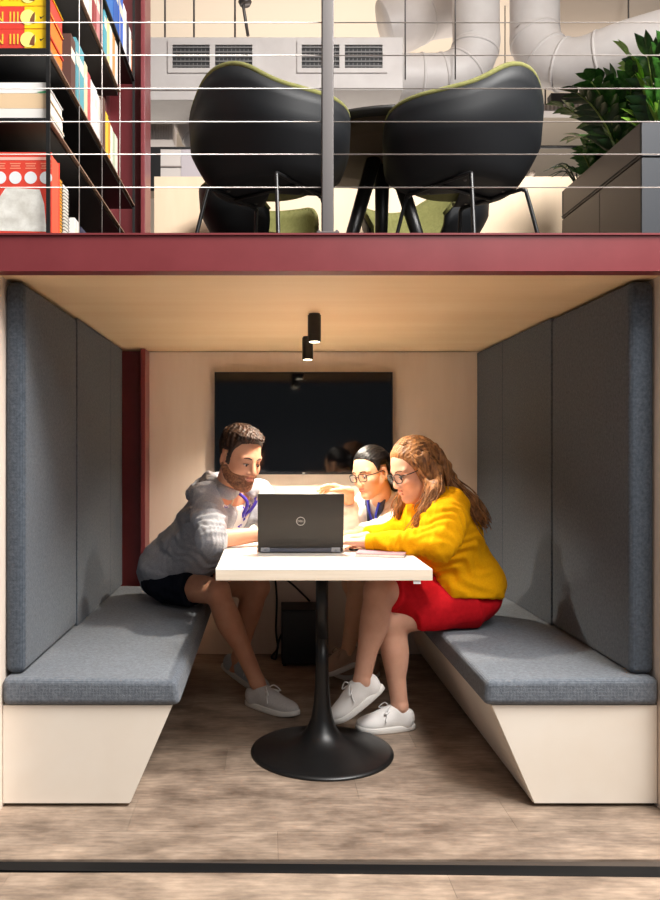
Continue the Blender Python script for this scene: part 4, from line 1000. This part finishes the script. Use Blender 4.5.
# lanyard in violet blue
tube('lanyard', smoothpath([nk+fw*.07+f45*.055, cm+fw*.128+f45*.04-up_t*.03, cm+fw*.135+f45*.01-up_t*.14, cm+fw*.132-f45*.02-up_t*.03, nk+fw*.072-f45*.045], 6), .008, mat('lanyard_violet', (62, 44, 170), .7), man, n=6)
sm = mat('dark_navy_shorts', (20, 23, 34), .9, noise=30, rgb2=(28, 31, 42), bump=(60, .3, .003), spec=.1)
s_ = Shape(); s_.ell(pel-np.array((0, 0, .012)), (.145, .19, .105), frame((1, -.4, 0)), k=.04)
for hp, kn_, fr in ((hipR, knR, .56), (hipL, knL, .5)): s_.cone(hp, hp+(kn_-hp)*fr, .098, .094, k=.05)
s_.cut((0, 0, .434), (0, 0, -1), .01)
solid('shorts', s_, .006, sm, man, wr=(.004, 40), seed=6)
shoe_g = mat('pale_grey_knit', (206, 202, 200), .85, noise=200, rgb2=(190, 187, 186), bump=(500, .3, .001)); sole_w = mat('off_white_rubber', (226, 222, 216), .6); lace_w = mat('white_lace', (240, 238, 236), .8)
shoe((anR[0]+.012, anR[1]-.01, .001), (.78, -.63, 0), (0, 0, 1), shoe_g, sole_w, man, .30, lace_w)
fw2 = unit((.78, -.50, -.34)); shoe(anL+np.array((-.0, 0, 0))-np.cross(fw2, unit(np.cross((0, 0, 1), fw2)))*.088, fw2, (0, 0, 1), mat('blue_grey_knit', (186, 194, 200), .85, noise=200, rgb2=(172, 180, 188)), sole_w, man, .29, lace_w)

# ---- the woman in yellow
LOCY = (.87, 3.45, .43)
wy = thing('person', 'woman with long light brown hair in a yellow sweater and red skirt', 'person', LOCY)
HY = frame((-.86, -.30, -.34), roll=.05); HCY = np.array((.616, 3.33, 1.100)); HSY = 1.03
pel = np.array((.872, 3.46, .55)); shN = np.array((.745, 3.235, .965)); shF = np.array((.69, 3.51, .965)); nk = np.array((.712, 3.385, 1.012))
elN = np.array((.672, 3.075, .818)); wrN = np.array((.395, 3.185, .808)); elF = np.array((.60, 3.47, .815)); wrF = np.array((.41, 3.335, .812))
hipN = np.array((.85, 3.36, .535)); hipF = np.array((.85, 3.56, .56)); knN = np.array((.505, 3.285, .468)); knF = np.array((.452, 3.215, .605)); anN = np.array((.557, 3.32, .105)); anF = np.array((.382, 3.195, .245))
hd = head_shape(HSY, .97, .94)
b = Shape(); b.cap(pel, nk-np.array((.0, 0, .1)), .12, .11, k=.03).cap(shN, shF, .045, .045, k=.04)
b.cap(nk-np.array((0, 0, .03)), HCY+HY@np.array((-.028, 0, -.06)), .058, .048, k=.02); b.ops += hd.moved(HY, HCY).ops
leg(b, hipN, knN, anN, .09, .058, .053, .035); leg(b, hipF, knF, anF, .092, .06, .054, .035)
b.cap(shN, elN, .04, .036, k=.02).cap(elN, wrN, .036, .025, k=.012).cap(shF, elF, .04, .036, k=.02).cap(elF, wrF, .036, .025, k=.012)
hand(b, wrN, (-.93, .35, .03), (0, 0, -1), 1, (.3, .3, .35, .35), s=.92); hand(b, wrF, (-.9, -.3, .03), (0, 0, -1), -1, (.3, .3, .3, .3), s=.92)
solid('body', b, .0045, skin_b, wy)
face_bits(HSY, HY, HCY, wy, mat('brow_light', (120, 84, 56), .8), lip_b, browr=.0026)
blk = mat('black_frame', (14, 14, 16), .3)
glasses(HY, HCY, HSY, blk, wy)
hair_y = hairmat('hair_light_brown', (88, 56, 35), (176, 122, 74), .5)
cap_hair('hair_cap', hd, HY, HCY, hair_y, wy, [(-.13, -.12), (.0, -.12), (.012, -.1), (.024, -.03), (.036, .02), (.055, .06), (.075, .082), (.13, .09)],
         lambda X, Y, Z_: .008+.013*np.clip((.05-X)/.06, 0, 1)-.004*np.exp(-(Y/.012)**2)*(Z_ > .05), noise=.0015, seed=8, ramp=.035, strand=lambda X, Y, Z_: .0009*np.sin(np.arctan2(Y, Z_)*46+X*30))
rs = np.random.RandomState(11)
H0 = lambda p: HY@(np.array(p)*HSY)+HCY
near_front = [H0((.02, .015, .108)), H0((.012, .09, .05)), H0((-.012, .094, -.04)), (.668, 3.21, 1.0), (.63, 3.185, .93), (.592, 3.19, .862)]
near_mid = [H0((.02, .03, .125)), H0((-.025, .09, .05)), H0((-.045, .094, -.03)), (.69, 3.20, 1.03), (.655, 3.17, .955), (.622, 3.175, .89)]
back_l = [H0((-.03, .03, .128)), H0((-.085, .065, .06)), H0((-.105, .06, -.03)), (.775, 3.30, 1.035), (.845, 3.27, .965), (.915, 3.285, .86)]
back_c = [H0((-.05, -.01, .125)), H0((-.115, .01, .05)), H0((-.125, .0, -.03)), (.79, 3.36, 1.03), (.86, 3.37, .955), (.925, 3.385, .86)]
far_f = [H0((.02, -.015, .108)), H0((.012, -.09, .05)), H0((-.012, -.094, -.04)), (.60, 3.44, 1.0), (.575, 3.45, .93), (.57, 3.45, .88)]
mb = MB()
for g, cnt, spread in ((near_front, 110, .015), (near_mid, 110, .018), (back_l, 120, .019), (back_c, 80, .02), (far_f, 60, .015)):
    for i in range(cnt):
        o = rs.randn(3)*spread; cut = rs.uniform(.8, 1.02); ph = rs.rand()*6.28; wv = rs.uniform(.006, .014)
        pts = [np.array(p)+o*(.25, .42, .55, .75, .9, .9)[q] for q, p in enumerate(g)]
        sp = smoothpath(pts, 5); m_ = max(8, int(len(sp)*cut)); out = []
        for q in range(m_):
            t_ = q/len(sp); out.append(sp[q]+np.array((math.sin(t_*17+ph), math.cos(t_*15+ph), 0))*wv*max(0, t_-.3)*1.6)
        mb.tube(out, [(.0032*(1-.6*(q/m_)**3)) for q in range(m_)], n=4)
hm_ = mb.build('hair', hair_y, wy, smooth=True)
hv = Shape()
for g, rr in ((near_front, .02), (near_mid, .027), (back_l, .03), (back_c, .03), (far_f, .02)): hv.chain(g[1:], [rr*.8, rr, rr*.95, rr*.75, rr*.2], k=.02)
solid('hair_volume', hv, .005, hair_y, wy, wr=(.006, 60), seed=3)
ym = mat('yellow_sweater_knit', (240, 172, 10), .9, noise=140, rgb2=(232, 160, 6), bump=(110, .3, .003), spec=.1)
fw = unit((-1, -.17, 0)); lt = unit((shN-shF)*np.array((1, 1, 0))); cm = (shN+shF)/2; up_t = unit(nk-pel); fx = unit(fw-up_t*np.dot(fw, up_t)); Ry = np.stack([fx, np.cross(up_t, fx), up_t], 1)
y = Shape(); y.ell(cm-up_t*.12+fw*.01, (.152, .178, .2), Ry, k=.04); y.ell(cm-up_t*.16+fw*.085, (.075, .14, .08), Ry, k=.04)
y.cap(cm-up_t*.2, pel+up_t*.02, .15, .165, k=.05); y.ell(pel+up_t*.045, (.172, .208, .12), Ry, k=.04)
y.cap(shN-up_t*.01, elN+(shN-elN)*.45, .082, .082, k=.04).cap(elN+(shN-elN)*.45, elN, .082, .068, k=.04).cone(elN+(elN-wrN)*.05, elN+(wrN-elN)*.94, .068, .04, k=.03).ell(elN, (.066, .066, .06), k=.03)
y.cap(shF, elF, .08, .065, k=.04).cone(elF, elF+(wrF-elF)*.92, .064, .04, k=.03)
y.cap(nk-up_t*.03, nk+up_t*.015, .085, .07, k=.02); y.cut(nk+up_t*.014, up_t+fw*.3, .006, c=nk, r=.12)
y.ell((.80, 3.33, .60), (.09, .09, .07), k=.04); y.cut((.87, 3.46, .566), (-.06, .0, -1), .008)
solid('sweater', y, .0055, ym, wy, wr=(.007, 26), seed=12, wr2=(.003, 66), folds=[(elN*.75+shN*.25, elN-shN, .12, .006, .04), (elN+(wrN-elN)*.3, wrN-elN, .12, .004, .035), (cm*.45+pel*.55+np.array((-.04, -.12, 0)), (.35, .2, 1), .16, .008, .055), (pel+np.array((-.06, -.12, .08)), (.2, .2, 1), .08, .003, .04)])
cb = Shape(); cb.cone(elN+(wrN-elN)*.86, elN+(wrN-elN)*.985, .043, .036, k=.004); solid('cuff', cb, .004, ym, wy)
rm = mat('red_skirt_cloth', (196, 18, 30), .8, noise=40, rgb2=(180, 12, 24), bump=(80, .25, .003), spec=.15)
k = Shape(); k.ell(pel-np.array((0, 0, .015)), (.15, .19, .105), Ry, k=.04)
k.cone(hipN+np.array((0, 0, -.0)), hipN+(knN-hipN)*.72, .108, .096, k=.06); k.cone(hipF, hipF+(knF-hipF)*.90, .11, .086, k=.07); k.cap((hipN+hipF)/2, (hipN+hipF)/2+((knN+knF)-(hipN+hipF))*.33, .10, .08, k=.06)
k.cut((0, 0, .4335), (0, 0, -1), .01)
solid('skirt', k, .006, rm, wy, wr=(.002, 30), seed=14)
white_c = mat('white_canvas', (240, 236, 232), .8, bump=(600, .25, .001))
shoe((anN[0]-.002, anN[1], .001), (-.985, -.17, 0), (0, 0, 1), white_c, sole_w, wy, .255, lace_w)
fw2 = unit((-.80, -.18, -.52)); upv = np.cross(fw2, unit(np.cross((0, 0, 1), fw2))); shoe(anF-upv*.084+fw2*.005, fw2, (0, 0, 1), white_c, sole_w, wy, .255, lace_w)

# ---- the second woman, further in
LOCS = (.86, 3.95, .43)
ws = thing('person', 'woman with black tied hair and glasses in a white shirt raising her hand', 'person', LOCS)
HW = frame((-.74, -.58, -.25), roll=.08); HCW = np.array((.475, 3.62, 1.082)); HSW = .93
pel = np.array((.86, 3.96, .545)); shN = np.array((.615, 3.70, .925)); shF = np.array((.50, 3.92, .93)); nk = np.array((.545, 3.745, .985))
elN = np.array((.555, 3.60, .825)); wrN = np.array((.395, 3.48, .815)); elF = np.array((.375, 3.72, .82)); wrF = np.array((.372, 3.60, .992))
hipN = np.array((.84, 3.88, .535)); hipF = np.array((.84, 4.06, .535)); knN = np.array((.45, 3.86, .53)); knF = np.array((.44, 4.05, .5)); anN = np.array((.405, 3.98, .17)); anF = np.array((.52, 4.1, .105))
hd = head_shape(HSW, .98, .9)
b = Shape(); b.cap(pel, nk-unit(nk-pel)*.12, .095, .085, k=.03).cap(shN, shF, .042, .042, k=.04)
b.cap(nk-np.array((0, 0, .03)), HCW+HW@np.array((-.028, 0, -.06)), .054, .046, k=.02); b.ops += hd.moved(HW, HCW).ops
leg(b, hipN, knN, anN, .082, .055, .053, .034); leg(b, hipF, knF, anF, .082, .055, .053, .034)
b.cap(shN, elN, .038, .034, k=.02).cap(elN, wrN, .034, .024, k=.012).cap(shF, elF, .038, .034, k=.02).cap(elF, wrF, .034, .024, k=.012)
hand(b, wrN, (-.85, -.3, 0), (0, 0, -1), 1, (.3, .3, .35, .35), s=.88); hand(b, wrF, (-.9, -.05, .25), (-.2, -.35, -.85), -1, (.3, .38, .45, .5), thumb=.3, s=.92)
solid('body', b, .0045, skin_c, ws)
face_bits(HSW, HW, HCW, ws, mat('brow_black', (30, 22, 20), .8), lip_b, browr=.0026)
glasses(HW, HCW, HSW, blk, ws)
hair_b = hairmat('hair_black', (10, 9, 10), (26, 22, 22), .38)
cap_hair('hair', hd, HW, HCW, hair_b, ws, [(-.13, -.065), (-.06, -.055), (-.045, -.04), (-.038, .022), (.0, .026), (.012, .0), (.02, .0), (.03, .04), (.05, .066), (.075, .08), (.13, .088)],
         lambda X, Y, Z_: .004+.008*np.clip((.05-X)/.07, 0, 1)+0*Z_, noise=.0012, seed=9, ramp=.03, strand=lambda X, Y, Z_: .0008*np.sin(np.arctan2(Y, Z_)*50))
pt = Shape(); T = lambda p: HW@(np.array(p)*HSW)+HCW
pt.chain([T((-.095, 0, .02)), T((-.135, -.01, -.0)), T((-.14, .0, -.07)), T((-.125, .01, -.15))], [.035, .036, .032, .014], k=.02); solid('ponytail', pt, .005, hair_b, ws, wr=(.003, 80))
wm = mat('white_shirt_cloth', (238, 230, 220), .9, noise=30, rgb2=(230, 220, 208), bump=(60, .3, .003), spec=.1)
fw = unit((-.86, -.48, 0)); cm = (shN+shF)/2; up_t = unit(nk-pel); fx = unit(fw-up_t*np.dot(fw, up_t)); Rw = np.stack([fx, np.cross(up_t, fx), up_t], 1)
s = Shape(); s.ell(cm-up_t*.12, (.115, .155, .18), Rw, k=.04).cap(cm-up_t*.18, pel+up_t*.03, .12, .13, k=.05)
s.cap(shN, elN, .062, .052, k=.04).cone(elN, elN+(wrN-elN)*.9, .053, .036, k=.03).ell(elN, (.052, .052, .05), k=.02)
s.cap(shF, elF, .062, .052, k=.04).cone(elF, elF+(wrF-elF)*.72, .053, .042, k=.03).ell(elF, (.052, .052, .05), k=.02)
s.cap(nk-up_t*.03, nk+up_t*.02, .072, .06, k=.02); s.cap(nk+fw*.12+up_t*.02, cm+fw*.13-up_t*.03, .03, .008, k=.01, sub=True); s.cut(nk+up_t*.018, up_t+fw*.3, .005, c=nk, r=.1)
s.cut((.86, 3.96, .5), (0, 0, -1), .006)
solid('shirt', s, .006, wm, ws, wr=(.006, 36), seed=21, wr2=(.003, 80))
lt = Rw[:, 1]
navy = mat('navy_scarf', (44, 46, 66), .8, noise=40, rgb2=(70, 72, 92))
for q in (-1, 1):
    v = []
    for (a, wd, dn, ot) in ((.06, .016, -.02, .02), (.058, .022, .01, .068), (.048, .03, .055, .108), (.038, .036, .11, .125), (.033, .038, .17, .128)):
        p = nk+fx*ot+lt*q*a-up_t*dn
        for e_ in (-1, 1): v += [p+lt*e_*wd*.6+fw*.004, p+lt*e_*wd*.6-fw*.006]
    f = []
    for i in range(4):
        o_ = i*4; f += [(o_, o_+2, o_+6, o_+4), (o_+1, o_+5, o_+7, o_+3), (o_, o_+4, o_+5, o_+1), (o_+2, o_+3, o_+7, o_+6)]
    f += [(0, 1, 3, 2), (16, 18, 19, 17)]
    mk('scarf', v, f, navy, ws, smooth=True)
tube('lanyard', smoothpath([nk+fx*.065+lt*.045, nk+fx*.108+lt*.024-up_t*.05, nk+fx*.132-up_t*.11, nk+fx*.108-lt*.024-up_t*.05, nk+fx*.065-lt*.045], 6), .006, mat('lanyard_blue', (36, 50, 190), .6), ws, n=6)
bp = nk+fx*.134-up_t*.14
mk('badge', [bp+lt*a+up_t*c_+fx*d_ for a in (-.012, .012) for d_ in (0, .003) for c_ in (-.045, .028)], BOXF, mat('badge_white', (240, 240, 240), .5), ws)
dk = mat('dark_skirt_cloth', (38, 36, 40), .85); k = Shape(); k.ell(pel-np.array((0, 0, .01)), (.14, .18, .105), Rw, k=.04)
k.cone(hipN, hipN+(knN-hipN)*.75, .094, .084, k=.06).cone(hipF, hipF+(knF-hipF)*.75, .094, .084, k=.06); k.cut((0, 0, .4335), (0, 0, -1), .01); solid('skirt', k, .007, dk, ws)
bei = mat('beige_leather', (176, 146, 124), .5)
fw2 = unit((-.9, -.2, -.28)); upv = np.cross(fw2, unit(np.cross((0, 0, 1), fw2))); shoe(anN-upv*.084, fw2, (0, 0, 1), bei, sole_w, ws, .245, bei)
shoe((anF[0], anF[1], .001), (-.95, -.2, 0), (0, 0, 1), bei, sole_w, ws, .245, bei)
